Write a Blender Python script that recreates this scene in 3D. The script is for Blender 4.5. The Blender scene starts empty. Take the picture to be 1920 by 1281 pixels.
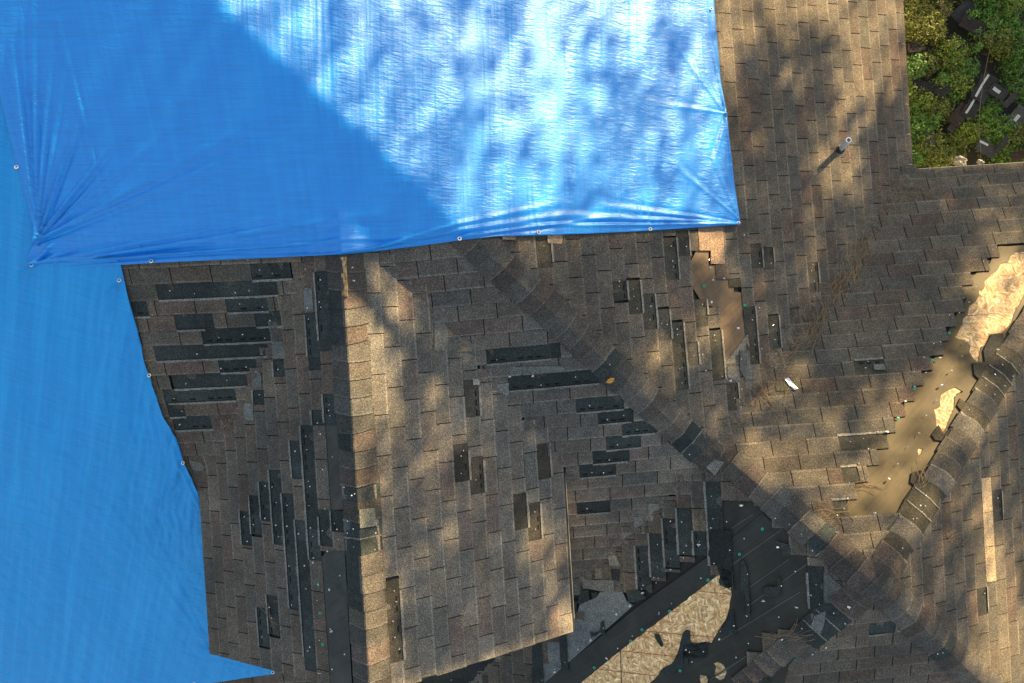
import bpy, math, random
import numpy as np
from mathutils import Vector, Matrix
from mathutils.geometry import tessellate_polygon
random.seed(7); RNG = np.random.default_rng(7)
sc = bpy.context.scene
col = sc.collection
GZ = 10.6                                   # height of the camera above the yard; roof heights below are relative to the camera
F = 1463.774; CX, CY = 960.0, 640.5

# ---------------------------------------------------------------- camera
def rotm(rx, ry, rz):
    cx, sx, cy, sy, cz, sz = math.cos(rx), math.sin(rx), math.cos(ry), math.sin(ry), math.cos(rz), math.sin(rz)
    return np.array([[cz, -sz, 0], [sz, cz, 0], [0, 0, 1]]) @ np.array([[cy, 0, sy], [0, 1, 0], [-sy, 0, cy]]) @ np.array([[1, 0, 0], [0, cx, -sx], [0, sx, cx]])
R = rotm(-0.00980398, 4.29e-05, -0.06250439)
cam = bpy.data.cameras.new('camera'); cam.lens = F / 1920 * 36; cam.sensor_width = 36; cam.clip_end = 500
camo = bpy.data.objects.new('camera', cam); col.objects.link(camo)
camo.matrix_world = Matrix.Translation((0, 0, GZ)) @ Matrix(R.tolist()).to_4x4()
sc.camera = camo
# ---------------------------------------------------------------- light
SUN_AZ, SUN_EL = math.radians(44.5), math.radians(20.5)      # azimuth measured from +X towards +Y
SV = np.array([math.cos(SUN_AZ) * math.cos(SUN_EL), math.sin(SUN_AZ) * math.cos(SUN_EL), math.sin(SUN_EL)])
w = bpy.data.worlds.new('World'); sc.world = w; w.use_nodes = True
nt = w.node_tree; bg = nt.nodes['Background']
sky = nt.nodes.new('ShaderNodeTexSky'); sky.sky_type = 'NISHITA'; sky.sun_disc = False
sky.sun_elevation = SUN_EL; sky.sun_rotation = math.pi / 2 - SUN_AZ
sky.air_density = 1.0; sky.dust_density = 1.0; sky.ozone_density = 0.4
mixw = nt.nodes.new('ShaderNodeMix'); mixw.data_type = 'RGBA'; mixw.inputs[0].default_value = 0.45
nt.links.new(sky.outputs[0], mixw.inputs[6]); mixw.inputs[7].default_value = (3.2, 3.5, 3.55, 1)      # thin even haze over the sky
nt.links.new(mixw.outputs[2], bg.inputs[0]); bg.inputs[1].default_value = 0.067
sl = bpy.data.lights.new('sun', 'SUN'); sl.energy = 5.0; sl.angle = math.radians(0.53); sl.color = (1.0, 0.72, 0.36)
so = bpy.data.objects.new('sun', sl); col.objects.link(so)
so.rotation_euler = Vector(SV.tolist()).to_track_quat('Z', 'Y').to_euler(); so.location = (8, 8, 14)
sc.view_settings.view_transform = 'Standard'; sc.view_settings.look = 'None'
sc.view_settings.gamma = 1; sc.view_settings.exposure = 1.84

# ---------------------------------------------------------------- roof geometry
S, S2 = 0.4713835, 0.6491814
PC = dict(A=-5.98315, B=-7.2702, C=-6.20619, J=-7.55063, L=-4.91649, K=-5.20081, D=-6.50322, E=-4.94018)
GD = dict(A=(1, 0), B=(0, 1), C=(0, -1), J=(-1, 0), L=(1, 0), K=(0, -1), D=(1, 0), E=(-1, 0))    # downhill directions in plan
RAKE, GX0, GX1 = -2.606, -2.815, 0.395
EAVE_A, EAVE_B = 4.165, 1.410
def pz(pl, x, y):
    s = S2 if pl in 'DE' else S; g = GD[pl]
    return PC[pl] - s * (g[0] * x + g[1] * y)
def zmain(x, y):
    return np.maximum(np.minimum(pz('C', x, y), pz('A', x, y)),
                      np.minimum(np.minimum(pz('B', x, y), pz('J', x, y)), np.minimum(pz('K', x, y), pz('L', x, y))))
def zgab(x, y): return np.minimum(pz('D', x, y), pz('E', x, y))
def ing(x, y): return (y > RAKE) & (x > GX0) & (x < GX1)
def roofz(x, y):
    m = zmain(x, y)
    return np.where(ing(x, y), np.maximum(m, zgab(x, y)), m)
def rays(px):
    px = np.atleast_2d(np.asarray(px, float))
    d = np.stack([(px[:, 0] - CX) / F, -(px[:, 1] - CY) / F, -np.ones(len(px))], 1)
    return d @ R.T
def hit(px, zf=roofz, up=0.0):
    d = rays(px); n = len(d); lo = np.full(n, 4.0); found = np.zeros(n, bool); t = 4.0
    hi = np.full(n, 12.0)
    for t in np.arange(4.0, 12.5, 0.04):
        q = d * t; b = (q[:, 2] < zf(q[:, 0], q[:, 1]) + up) & ~found
        hi[b] = t; lo[b] = t - 0.04; found |= b
    for _ in range(14):
        m = (lo + hi) / 2; q = d * m[:, None]; b = q[:, 2] < zf(q[:, 0], q[:, 1]) + up
        hi = np.where(b, m, hi); lo = np.where(b, lo, m)
    return d * lo[:, None]
def hitp(px, pl, up=0.0):
    return hit(px, lambda x, y: pz(pl, x, y), up)
def proj(q):
    q = np.atleast_2d(q); v = q @ R
    return np.stack([CX - F * v[:, 0] / v[:, 2], CY + F * v[:, 1] / v[:, 2]], 1)
def inpoly(p, poly):
    p = np.atleast_2d(p); x, y = p[:, 0], p[:, 1]; c = np.zeros(len(p), bool); n = len(poly)
    for i in range(n):
        x0, y0 = poly[i]; x1, y1 = poly[i - 1]
        if y0 == y1: continue
        c ^= ((y0 > y) != (y1 > y)) & (x < (x1 - x0) * (y - y0) / (y1 - y0) + x0)
    return c
# zoom-crop coordinates of the survey of the photograph -> picture coordinates
ZR = {4: (0, 427), 5: (640, 427), 6: (1280, 427), 7: (0, 854), 8: (640, 854), 9: (1280, 854), 3: (1280, 0)}
def Z(r, *pts):
    ox, oy = ZR[r]; return [(ox + a / 3, oy + b / 3) for a, b in pts]
def ZJ(*pts): return [(1000 + a / 4.8, 1050 + b / 4.8) for a, b in pts]
def ZB(*pts): return [(1580 + a / 3.66, 450 + b / 3.66) for a, b in pts]

# ---------------------------------------------------------------- mesh helpers
def wloc(o): return o.location + (wloc(o.parent) if o.parent else Vector((0, 0, 0)))
class MB:
    def __init__(s): s.v = []; s.f = []; s.c = []
    def add(s, vs, fs, c):
        o = len(s.v); s.v += [tuple(map(float, v)) for v in vs]
        for f in fs: s.f.append(tuple(o + i for i in f)); s.c.append(c)
    def build(s, name, mat, parent=None, smooth=False, world=True, loc=None):
        me = bpy.data.meshes.new(name)
        dz = GZ if world else 0
        l = loc or (0, 0, 0)
        me.from_pydata([(x - l[0], y - l[1], z + dz - l[2]) for x, y, z in s.v], [], s.f)
        ca = me.color_attributes.new('Col', 'FLOAT_COLOR', 'CORNER')
        arr = []
        for f, c in zip(s.f, s.c): arr += [c[0], c[1], c[2], 1.0] * len(f)
        ca.data.foreach_set('color', arr)
        if smooth: me.polygons.foreach_set('use_smooth', [True] * len(me.polygons))
        me.materials.append(mat); me.update()
        o = bpy.data.objects.new(name, me); col.objects.link(o); o.location = l
        if parent: o.parent = parent; o.location = Vector(l) - wloc(parent)
        return o
def tag(o, label=None, cat=None, group=None, kind=None):
    if label: o['label'] = label
    if cat: o['category'] = cat
    if group: o['group'] = group
    if kind: o['kind'] = kind
    return o
def empty(name, loc, label, cat, group=None):
    o = bpy.data.objects.new(name, None); col.objects.link(o); o.location = loc
    return tag(o, label, cat, group)
def boxv(mb, c, sx, sy, sz, rot=None, colr=(1, 1, 1)):
    M = rot or Matrix.Identity(3)
    vs = [Vector(c) + M @ Vector((a * sx / 2, b * sy / 2, d * sz / 2)) for a in (-1, 1) for b in (-1, 1) for d in (-1, 1)]
    mb.add(vs, [(0, 1, 3, 2), (4, 6, 7, 5), (0, 4, 5, 1), (2, 3, 7, 6), (0, 2, 6, 4), (1, 5, 7, 3)], colr)
def tube(mb, pts, r, n=5, colr=(1, 1, 1), r1=None):
    pts = [Vector(p) for p in pts]; vs = []; fs = []; m = len(pts)
    for i, p in enumerate(pts):
        t = (pts[min(i + 1, m - 1)] - pts[max(i - 1, 0)]).normalized()
        a = t.orthogonal().normalized(); b = t.cross(a)
        rr = r if r1 is None else r + (r1 - r) * i / (m - 1)
        for k in range(n):
            th = 2 * math.pi * k / n; vs.append(p + (a * math.cos(th) + b * math.sin(th)) * rr)
    for i in range(m - 1):
        for k in range(n):
            fs.append((i * n + k, i * n + (k + 1) % n, (i + 1) * n + (k + 1) % n, (i + 1) * n + k))
    fs += [tuple(range(n))[::-1], tuple(range((m - 1) * n, m * n))]
    mb.add(vs, fs, colr)

# ---------------------------------------------------------------- materials
def newmat(name):
    m = bpy.data.materials.new(name); m.use_nodes = True; n = m.node_tree; b = n.nodes['Principled BSDF']
    return m, n, b
def N(n, t, **k):
    x = n.nodes.new(t)
    for a, v in k.items():
        if a.startswith('i_'): x.inputs[a[2:].replace('_', ' ')].default_value = v
        else: setattr(x, a, v)
    return x
def mathn(n, op, a, b=None, c=None):
    x = n.nodes.new('ShaderNodeMath'); x.operation = op
    for i, v in enumerate((a, b, c)):
        if v is None: continue
        if isinstance(v, (int, float)): x.inputs[i].default_value = v
        else: n.links.new(v, x.inputs[i])
    return x.outputs[0]
def ramp(n, src, stops):
    r = n.nodes.new('ShaderNodeValToRGB'); e = r.color_ramp.elements
    while len(e) < len(stops): e.new(0.5)
    for k, (p, c) in zip(e, stops): k.position = p; k.color = (*c, 1) if len(c) == 3 else c
    n.links.new(src, r.inputs[0]); return r.outputs[0]
def mixc(n, fac, a, b, mode='MIX'):
    x = n.nodes.new('ShaderNodeMix'); x.data_type = 'RGBA'; x.blend_type = mode
    for i, v in ((0, fac), (6, a), (7, b)):
        if isinstance(v, (int, float)): x.inputs[i].default_value = v
        elif isinstance(v, tuple): x.inputs[i].default_value = (*v, 1)
        else: n.links.new(v, x.inputs[i])
    return x.outputs[2]
def noise(n, vec, scale, detail=3, rough=0.55, dist=0.0):
    x = n.nodes.new('ShaderNodeTexNoise'); x.inputs['Scale'].default_value = scale; x.inputs['Detail'].default_value = detail
    x.inputs['Roughness'].default_value = rough; x.inputs['Distortion'].default_value = dist
    n.links.new(vec, x.inputs['Vector']); return x.outputs['Fac']
def mapping(n, vec, scale=(1, 1, 1), rot=(0, 0, 0)):
    x = n.nodes.new('ShaderNodeMapping'); x.inputs['Scale'].default_value = scale; x.inputs['Rotation'].default_value = rot
    n.links.new(vec, x.inputs['Vector']); return x.outputs[0]
def geo(n): return n.nodes.new('ShaderNodeNewGeometry').outputs['Position']
def attr(n):
    a = n.nodes.new('ShaderNodeAttribute'); a.attribute_name = 'Col'; return a.outputs['Color']
def bump(n, h, strength, dist, nrm=None):
    b = n.nodes.new('ShaderNodeBump'); b.inputs['Strength'].default_value = strength; b.inputs['Distance'].default_value = dist
    n.links.new(h, b.inputs['Height'])
    if nrm: n.links.new(nrm, b.inputs['Normal'])
    return b.outputs[0]

def mat_granules():
    m, n, b = newmat('asphalt_granules'); P = geo(n)
    g1 = noise(n, P, 115, 2, 0.75); g2 = noise(n, P, 2.2, 4, 0.6); g3 = noise(n, P, 14, 4, 0.65)
    a = ramp(n, g1, [(0.30, (0.30,) * 3), (0.47, (0.82,) * 3), (0.56, (1.1,) * 3), (0.70, (2.3, 2.15, 1.95))])
    s = ramp(n, g2, [(0.3, (0.70, 0.72, 0.73)), (0.7, (1.24, 1.20, 1.14))])
    t = ramp(n, g3, [(0.3, (0.8,) * 3), (0.7, (1.15,) * 3)])
    c = mixc(n, 1.0, mixc(n, 1.0, mixc(n, 1.0, attr(n), a, 'MULTIPLY'), s, 'MULTIPLY'), t, 'MULTIPLY')
    n.links.new(c, b.inputs['Base Color']); b.inputs['Roughness'].default_value = 0.9
    b.inputs['Specular IOR Level'].default_value = 0.25
    n.links.new(bump(n, g1, 0.7, 0.004), b.inputs['Normal']); return m
def mat_felt():
    m, n, b = newmat('felt'); P = geo(n)
    g = noise(n, P, 3.0, 5, 0.65, 0.6); g2 = noise(n, mapping(n, mapping(n, P, (1, 1, 1), (0, 0, -0.65)), (3, 40, 3)), 1.0, 4)
    c = mixc(n, 1.0, attr(n), ramp(n, g, [(0.3, (0.6,) * 3), (0.7, (1.35, 1.3, 1.2))]), 'MULTIPLY')
    c = mixc(n, 1.0, c, ramp(n, g2, [(0.3, (0.85,) * 3), (0.7, (1.15,) * 3)]), 'MULTIPLY')
    n.links.new(c, b.inputs['Base Color']); b.inputs['Roughness'].default_value = 0.6
    b.inputs['Specular IOR Level'].default_value = 0.3
    n.links.new(bump(n, g, 0.12, 0.012), b.inputs['Normal']); return m
def mat_osb():
    m, n, b = newmat('strand_board'); P = geo(n)
    v = N(n, 'ShaderNodeTexVoronoi'); v.inputs['Scale'].default_value = 26; n.links.new(P, v.inputs['Vector'])
    sep = n.nodes.new('ShaderNodeSeparateColor'); n.links.new(v.outputs['Color'], sep.inputs[0])
    out = None
    for k, (ang, lo) in enumerate(((0.4, 0), (1.5, 0.33), (2.5, 0.66))):
        q = noise(n, mapping(n, mapping(n, P, (1, 1, 1), (0, 0, ang)), (14, 70, 14)), 1.0, 2, 0.6, 0.25)
        out = q if out is None else mixc(n, mathn(n, 'GREATER_THAN', sep.outputs[0], lo), out, q)
    c = ramp(n, out, [(0.33, (0.24, 0.13, 0.055)), (0.45, (0.42, 0.27, 0.13)), (0.56, (0.54, 0.39, 0.22)), (0.68, (0.74, 0.64, 0.46))])
    w_ = ramp(n, sep.outputs[1], [(0.0, (0.75, 0.7, 0.62)), (1.0, (1.15, 1.15, 1.15))])
    c = mixc(n, 0.8, c, w_, 'MULTIPLY'); c = mixc(n, 1.0, c, attr(n), 'MULTIPLY')
    n.links.new(c, b.inputs['Base Color']); b.inputs['Roughness'].default_value = 0.75
    n.links.new(bump(n, out, 0.15, 0.003), b.inputs['Normal']); return m
def mat_plain(name, rough=0.6, metal=0.0, base=None, bumpy=0.0, scale=60):
    m, n, b = newmat(name); P = geo(n); g = noise(n, P, scale, 3)
    src = attr(n) if base is None else base
    c = mixc(n, 1.0, src, ramp(n, g, [(0.3, (0.8,) * 3), (0.7, (1.12,) * 3)]), 'MULTIPLY')
    n.links.new(c, b.inputs['Base Color']); b.inputs['Roughness'].default_value = rough; b.inputs['Metallic'].default_value = metal
    if bumpy: n.links.new(bump(n, g, bumpy, 0.01), b.inputs['Normal'])
    return m
def mat_leaf():
    m, n, b = newmat('leaf'); 
    n.links.new(attr(n), b.inputs['Base Color']); b.inputs['Roughness'].default_value = 0.45
    tr = n.nodes.new('ShaderNodeBsdfTranslucent'); n.links.new(attr(n), tr.inputs['Color'])
    mx = n.nodes.new('ShaderNodeMixShader'); mx.inputs[0].default_value = 0.12
    n.links.new(b.outputs[0], mx.inputs[1]); n.links.new(tr.outputs[0], mx.inputs[2])
    n.links.new(mx.outputs[0], n.nodes['Material Output'].inputs['Surface']); return m
def mat_tarp(name, base, light, ang, spec=0.78):
    m, n, b = newmat(name); P = geo(n)
    rot = (0, 0, ang)
    Q = mapping(n, P, (1, 1, 1), rot)
    # wrinkles running across the cloth, stronger inside long bands
    wr = noise(n, mapping(n, Q, (7, 34, 7)), 1.0, 3, 0.62, 0.7)
    wf = noise(n, mapping(n, Q, (22, 110, 22)), 1.0, 2, 0.6, 0.3)
    band = ramp(n, noise(n, mapping(n, Q, (6.5, 0.35, 1)), 1.0, 3, 0.6), [(0.38, (0.12,) * 3), (0.62, (1,) * 3)])
    tb = noise(n, mapping(n, Q, (30, 1.0, 1)), 1.0, 2)
    grain = noise(n, P, 170, 1, 0.5)
    h = mathn(n, 'MULTIPLY', wr, band)
    n1 = bump(n, h, 0.55, 0.022)
    n2 = bump(n, wf, 0.4, 0.004, n1)
    n3 = bump(n, tb, 0.2, 0.008, n2)
    n4 = bump(n, grain, 0.55, 0.0025, n3)
    st = noise(n, mapping(n, Q, (14, 0.5, 1)), 1.0, 4, 0.7)
    fl = noise(n, mapping(n, Q, (3, 130, 3)), 1.0, 2, 0.5)
    c = mixc(n, ramp(n, st, [(0.42, (0,) * 3), (0.75, (1,) * 3)]), base, light)
    c = mixc(n, 0.5, c, ramp(n, fl, [(0.3, (0.78,) * 3), (0.6, (1.06,) * 3)]), 'MULTIPLY')
    n.links.new(c, b.inputs['Base Color'])
    b.inputs['Roughness'].default_value = 0.43
    b.inputs['Specular IOR Level'].default_value = spec
    n.links.new(n4, b.inputs['Normal']); return m
GRAN = mat_granules(); FELT = mat_felt(); OSB = mat_osb(); LEAF = mat_leaf()
METAL = mat_plain('galvanised', 0.35, 0.6); PAINT = mat_plain('weathered_paint', 0.5, 0, None, 0.2, 40)
PLASTIC = mat_plain('plastic', 0.4); NEEDLE = mat_plain('dry_needle', 0.8); BARK = mat_plain('bark', 0.9, 0, None, 0.8, 25)
SOIL = mat_plain('soil', 0.95, 0, None, 0.9, 12)

# ---------------------------------------------------------------- the house
house = empty('house', (0.7, -0.3, 0), 'large house whose storm damaged brown shingle roof fills most of the picture', 'house')
OFFW = 0.14
GREYS = [(0.118, 0.110, 0.100), (0.108, 0.104, 0.098), (0.124, 0.113, 0.100), (0.112, 0.099, 0.089), (0.113, 0.093, 0.085), (0.130, 0.120, 0.106), (0.100, 0.099, 0.094), (0.115, 0.107, 0.098)]
DARK = (0.040, 0.049, 0.050)
DK = dict(A=(0.062, 0.060, 0.050), B=(0.06, 0.058, 0.046), D=(0.055, 0.052, 0.045), L=(0.05, 0.05, 0.045))
# holes in the shingles, in picture coordinates
B_FELT = [(1872, 462), (1873, 469), (1857, 493), (1827, 517), (1800, 540), (1815, 560), (1793, 594), (1780, 620), (1765, 643), (1767, 667), (1747, 674), (1750, 697), (1730, 700), (1732, 723),
          (1713, 727), (1715, 752), (1697, 754), (1698, 782), (1678, 785), (1682, 812), (1663, 815), (1663, 842), (1645, 845), (1645, 872), (1627, 874), (1627, 904), (1605, 906), (1608, 934),
          (1590, 936), (1590, 969), (1613, 981), (1687, 976), (1700, 1010), (1713, 960), (1745, 885), (1800, 795), (1850, 725), (1920, 615), (1990, 500), (1990, 455)]
A_FELT = [(1290, 500), (1306, 470), (1330, 470), (1330, 497), (1353, 497), (1353, 522), (1376, 524), (1376, 547), (1398, 549), (1402, 625), (1405, 655), (1355, 694), (1350, 600), (1336, 575), (1318, 570), (1300, 540)]
E_F1 = [(601, 800), (632, 795), (643, 955), (611, 958)]
E_F2 = [(597, 1052), (617, 1030), (646, 1030), (660, 1290), (612, 1290), (606, 1240)]
J_OPEN = [(1178, 1112), (1215, 1104), (1252, 1078), (1294, 1052), (1334, 1034), (1338, 1075), (1366, 1090), (1368, 935), (1425, 940), (1440, 975), (1478, 1000), (1482, 1040), (1512, 1045), (1516, 1170), (1440, 1190), (1400, 1240), (1380, 1400),
          (1020, 1400), (1016, 1245), (1050, 1190), (1090, 1160), (1072, 1120), (1115, 1098)]
HOLES = dict(A=[A_FELT], B=[B_FELT], D=[], E=[E_F1, E_F2], J=[J_OPEN], C=[J_OPEN], K=[], L=[], F=[])
# strips of course whose tabs have blown off: plane -> centre line ends
ST = dict(F=[], E=[], C=[], A=[], D=[], J=[], K=[], L=[], B=[])
def st(pl, r, *segs):
    for a, b, c, d in segs: ST[pl].append(Z(r, (a, b), (c, d)))
st('F', 4, (1410, 255, 1640, 240), (890, 378, 1565, 338), (1275, 440, 1500, 428), (745, 472, 832, 468), (985, 548, 1210, 533), (1430, 512, 1630, 503), (1145, 618, 1565, 595),
   (870, 715, 1505, 678), (1240, 778, 1440, 768), (960, 882, 1385, 852), (930, 968, 1325, 938), (955, 1040, 1045, 1035), (980, 1112, 1200, 1102))
st('E', 4, (1810, 240, 1838, 700), (1742, 475, 1778, 795), (1568, 735, 1575, 838), (1450, 910, 1460, 1003), (1850, 935, 1858, 1110), (1815, 1030, 1820, 1112), (1750, 1115, 1760, 1281), (1670, 1200, 1678, 1281))
st('E', 7, (1685, 0, 1695, 138), (1768, 0, 1785, 510), (1557, 80, 1588, 508), (1505, 155, 1518, 368), (1448, 230, 1458, 440), (1392, 300, 1402, 512), (1632, 220, 1676, 872), (1712, 365, 1775, 1222),
   (1832, 310, 1856, 510), (1545, 790, 1555, 1003), (1487, 860, 1497, 1072), (1800, 510, 1806, 600), (1890, 220, 1900, 430))
st('C', 5, (810, 738, 1232, 728), (945, 845, 1275, 842), (945, 895, 1490, 885), (1275, 810, 1365, 805), (1410, 950, 1590, 945), (1325, 1028, 1530, 1020), (1450, 1098, 1650, 1090), (1575, 1163, 1775, 1152), (1490, 1232, 1690, 1227))
st('C', 8, (1415, 32, 1615, 22), (1340, 113, 1540, 103), (1320, 328, 1515, 318))
st('A', 5, (1122, 60, 1130, 232), (1545, 300, 1552, 422), (1620, 290, 1640, 490), (1695, 370, 1710, 570), (1832, 60, 1848, 300), (1785, 450, 1805, 640), (1862, 520, 1890, 915))
st('D', 5, (738, 855, 748, 1068), (662, 1215, 668, 1281), (1142, 1215, 1145, 1281))
st('D', 8, (672, 0, 676, 152), (757, 8, 762, 222), (995, 208, 1002, 418), (1078, 268, 1092, 482), (1143, 0, 1146, 136), (278, 706, 305, 1162))
st('J', 8, (1700, 510, 1720, 755), (1780, 435, 1800, 690), (1858, 360, 1872, 630))
st('J', 9, (15, 300, 20, 560), (190, 150, 200, 620), (250, 300, 255, 720), (90, 420, 95, 560), (310, 265, 315, 345), (645, 565, 650, 640), (745, 620, 755, 895), (380, 250, 385, 380))
st('A', 6, (722, 200, 726, 368), (407, 440, 420, 768), (502, 490, 508, 680), (258, 875, 266, 1026), (110, 130, 112, 205), (185, 212, 188, 278), (262, 285, 265, 355), (332, 360, 335, 428), (20, 20, 25, 160),
   (155, 560, 175, 860), (88, 330, 100, 560), (30, 650, 36, 780), (395, 90, 400, 230), (455, 110, 460, 240))
st('B', 6, (960, 772, 1130, 768), (870, 1170, 1140, 1160))
st('B', 9, (900, 150, 1000, 140), (845, 280, 920, 275))
st('K', 9, (1045, 1002, 1185, 998))
st('L', 9, (1756, 190, 1772, 372), (1690, 740, 1695, 900))
# grids: plane key, cut-out centre, along pair (pointing right or down), exposure, per-row shift
GR = dict(
    A=('A', (1358, 25), ((1358, 25), (1385, 348)), 0.1345, 0.43), B=('B', (1675, 484), ((1510, 642), (1695, 629)), 0.1375, 0.31),
    F=('C', (245, 520), ((245, 515), (470, 505)), 0.1300, -0.29), C=('C', (783, 505), ((1063, 919), (1260, 902)), 0.1325, -0.375),
    D=('D', (704, 626), ((943, 901), (960, 1181)), 0.1325, 0.35), E=('E', (382, 914), ((382, 914), (400, 1178)), 0.1333, 0.36),
    J=('J', (1206, 1050), ((1192, 950), (1200, 1080)), 0.1333, 0.4), K=('K', (1538, 1252), ((1538, 1259), (1672, 1246)), 0.1333, -0.45),
    L=('L', (1780, 1077), ((1848, 896), (1858, 1089)), 0.1340, 0.31))
TAB = 0.305
NAILS = []            # (point, size)
def zdrape(key, x, y):
    m = zmain(x, y); g = zgab(x, y)
    if key in 'DE': return np.maximum(m, g)
    return np.where(ing(x, y) & (g - m < 0.05) & (g > m), g, m)
def tintc(c, k): return (c[0] * k, c[1] * k, c[2] * k)
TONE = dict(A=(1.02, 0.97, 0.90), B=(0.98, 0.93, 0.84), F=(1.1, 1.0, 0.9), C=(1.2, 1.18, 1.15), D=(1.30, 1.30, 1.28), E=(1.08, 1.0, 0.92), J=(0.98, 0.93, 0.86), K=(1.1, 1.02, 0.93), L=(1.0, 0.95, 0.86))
def build_slope(key, name, label):
    pl, cut, (pa, pb), ex, shift = GR[key]
    s = S2 if pl in 'DE' else S; g0 = np.array(GD[pl], float)
    O = hitp([cut], pl)[0][:2]; ab = hitp([pa, pb], pl)[:, :2]; hd = ab[1] - ab[0]; hd /= np.linalg.norm(hd)
    gd = np.array([-hd[1], hd[0]]); gd = gd if gd @ g0 > 0 else -gd
    step = ex / math.sqrt(1 + s * s); mb = MB(); rng = random.Random(sum(map(ord, key)))
    strips = []
    for a, b in ST[key]:
        q = (hitp([a, b], pl)[:, :2] - O); vm = q @ gd; um = q @ hd
        strips.append((int(round(vm.mean() / step)), um.min(), um.max()))
    US = np.arange(-9, 9, 0.02)
    for i in range(-75, 76):
        vc = i * step; c = O + US[:, None] * hd + vc * gd
        x, y = c[:, 0], c[:, 1]; zr = roofz(x, y); zp = pz(pl, x, y)
        tv = rng.choice((0.012, 0.03, 0.05)) if key != 'C' else rng.choice((0.008, 0.02, 0.035))
        ok = (zp - zr > -tv) & (zp - zr < 0.03)
        if pl in 'AC': ok &= zp < np.minimum(pz('A', x, y), pz('C', x, y)) + 0.03
        if pl in 'BJKL': ok &= zp < np.minimum(np.minimum(pz('B', x, y), pz('J', x, y)), np.minimum(pz('K', x, y), pz('L', x, y))) + 0.03
        if key in 'DE': ok &= (y > RAKE) & (x > GX0 - 0.02) & (x < GX1 + 0.02)
        else:
            ok &= ~((x > EAVE_A) & (y > EAVE_B))
            ok &= ~(ing(x, y) & (zgab(x, y) - zmain(x, y) > tv))
        p = proj(np.stack([x, y, zp], 1))
        ok &= (p[:, 0] > -330) & (p[:, 0] < 2250) & (p[:, 1] > -330) & (p[:, 1] < 1600)
        if key == 'F': ok &= x < -1.2
        if key == 'C': ok &= x >= -1.2
        for h in HOLES[key]: ok &= ~inpoly(p, h)
        if key == 'E': ok &= ~((p[:, 0] > 640) & (p[:, 1] < 555) & (p[:, 1] > 488))
        if not ok.any(): continue
        cls = ok.astype(int)
        for si, a, b in strips:
            if si == i: cls[(US > a) & (US < b) & ok] = 2
        # split into runs
        off = shift * i * TAB
        j = 0; n = len(US); tabid2 = np.floor((US - off - TAB * 0.42) / TAB).astype(int)
        tabid = np.floor((US - off) / TAB).astype(int)
        while j < n:
            if cls[j] == 0: j += 1; continue
            k = j
            while k + 1 < n and cls[k + 1] == cls[j] and ((cls[j] == 2 and tabid2[k + 1] == tabid2[j]) or (cls[j] == 1 and tabid[k + 1] == tabid[j])): k += 1
            u0, u1 = US[j] - 0.01, US[k] + 0.01
            left_cut = right_cut = False
            if cls[j] == 1:
                e0 = off + tabid[j] * TAB; e1 = e0 + TAB
                if abs(u0 - e0) < 0.021: u0 = e0 + 0.0035
                if abs(u1 - e1) < 0.021: u1 = e1 - 0.0035
            if u1 - u0 < 0.02: j = k + 1; continue
            m = max(1, int(round((u1 - u0) / 0.08)))
            us = np.linspace(u0, u1, m + 1)
            if cls[j] == 1:
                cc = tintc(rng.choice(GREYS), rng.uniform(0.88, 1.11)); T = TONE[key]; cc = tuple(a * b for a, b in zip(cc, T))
                h0 = 0.0015; h1 = 0.0085 + rng.uniform(-0.001, 0.0025); base = -0.004; edge = tintc(cc, rng.uniform(1.15, 1.6))
            else:
                cc = tintc(DK.get(key, DARK), rng.uniform(0.8, 1.25)); h0 = -0.0015; h1 = 0.0012; base = -0.006; edge = tintc(cc, 1.0)
            v0, v1 = vc - step / 2, vc + step / 2
            ve = v1 - 0.012
            jit = rng.uniform(-0.002, 0.003)
            rows = [(v0, h0), ((v0 + ve) / 2, (h0 + h1) / 2), (ve, h1 - 0.0006), (v1 + jit, h1), (v1 + jit + 0.001, base)]
            vs = []; sk = rng.uniform(-0.0015, 0.0015)
            for v, h in rows:
                P = O + us[:, None] * hd + (v + sk) * gd; xx, yy = P[:, 0].copy(), P[:, 1].copy()
                if key in 'DE':
                    xx = np.clip(xx, GX0, GX1); yy = np.maximum(yy, RAKE)
                else:
                    if pl == 'A': xx = np.where(yy > EAVE_B, np.minimum(xx, EAVE_A), xx)
                    if pl == 'B': yy = np.where(xx > EAVE_A, np.minimum(yy, EAVE_B), yy)
                z = zdrape(key, xx, yy) + h + (0.002 * (i % 2) if tv > 0.02 else 0)
                vs += list(zip(xx, yy, z))
            M = m + 1; f1 = []; f2 = []
            for r in range(4):
                for q in range(m):
                    fc = (r * M + q, r * M + q + 1, (r + 1) * M + q + 1, (r + 1) * M + q)
                    (f2 if r == 2 else f1).append(fc)
            o = len(mb.v); mb.add(vs, f1, cc); 
            for f in f2: mb.f.append(tuple(o + t for t in f)); mb.c.append(edge)
            # end faces
            lo0 = [(*O_, zz) for O_, zz in ()]
            for e in (0, m):
                a = [vs[r * M + e] for r in range(4)]
                bb = [(p_[0], p_[1], p_[2] - 0.012) for p_ in (a[0], a[3])]
                mb.add(a + [bb[1], bb[0]], [(0, 1, 2, 3, 4, 5)], tintc(cc, 0.6))
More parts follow.
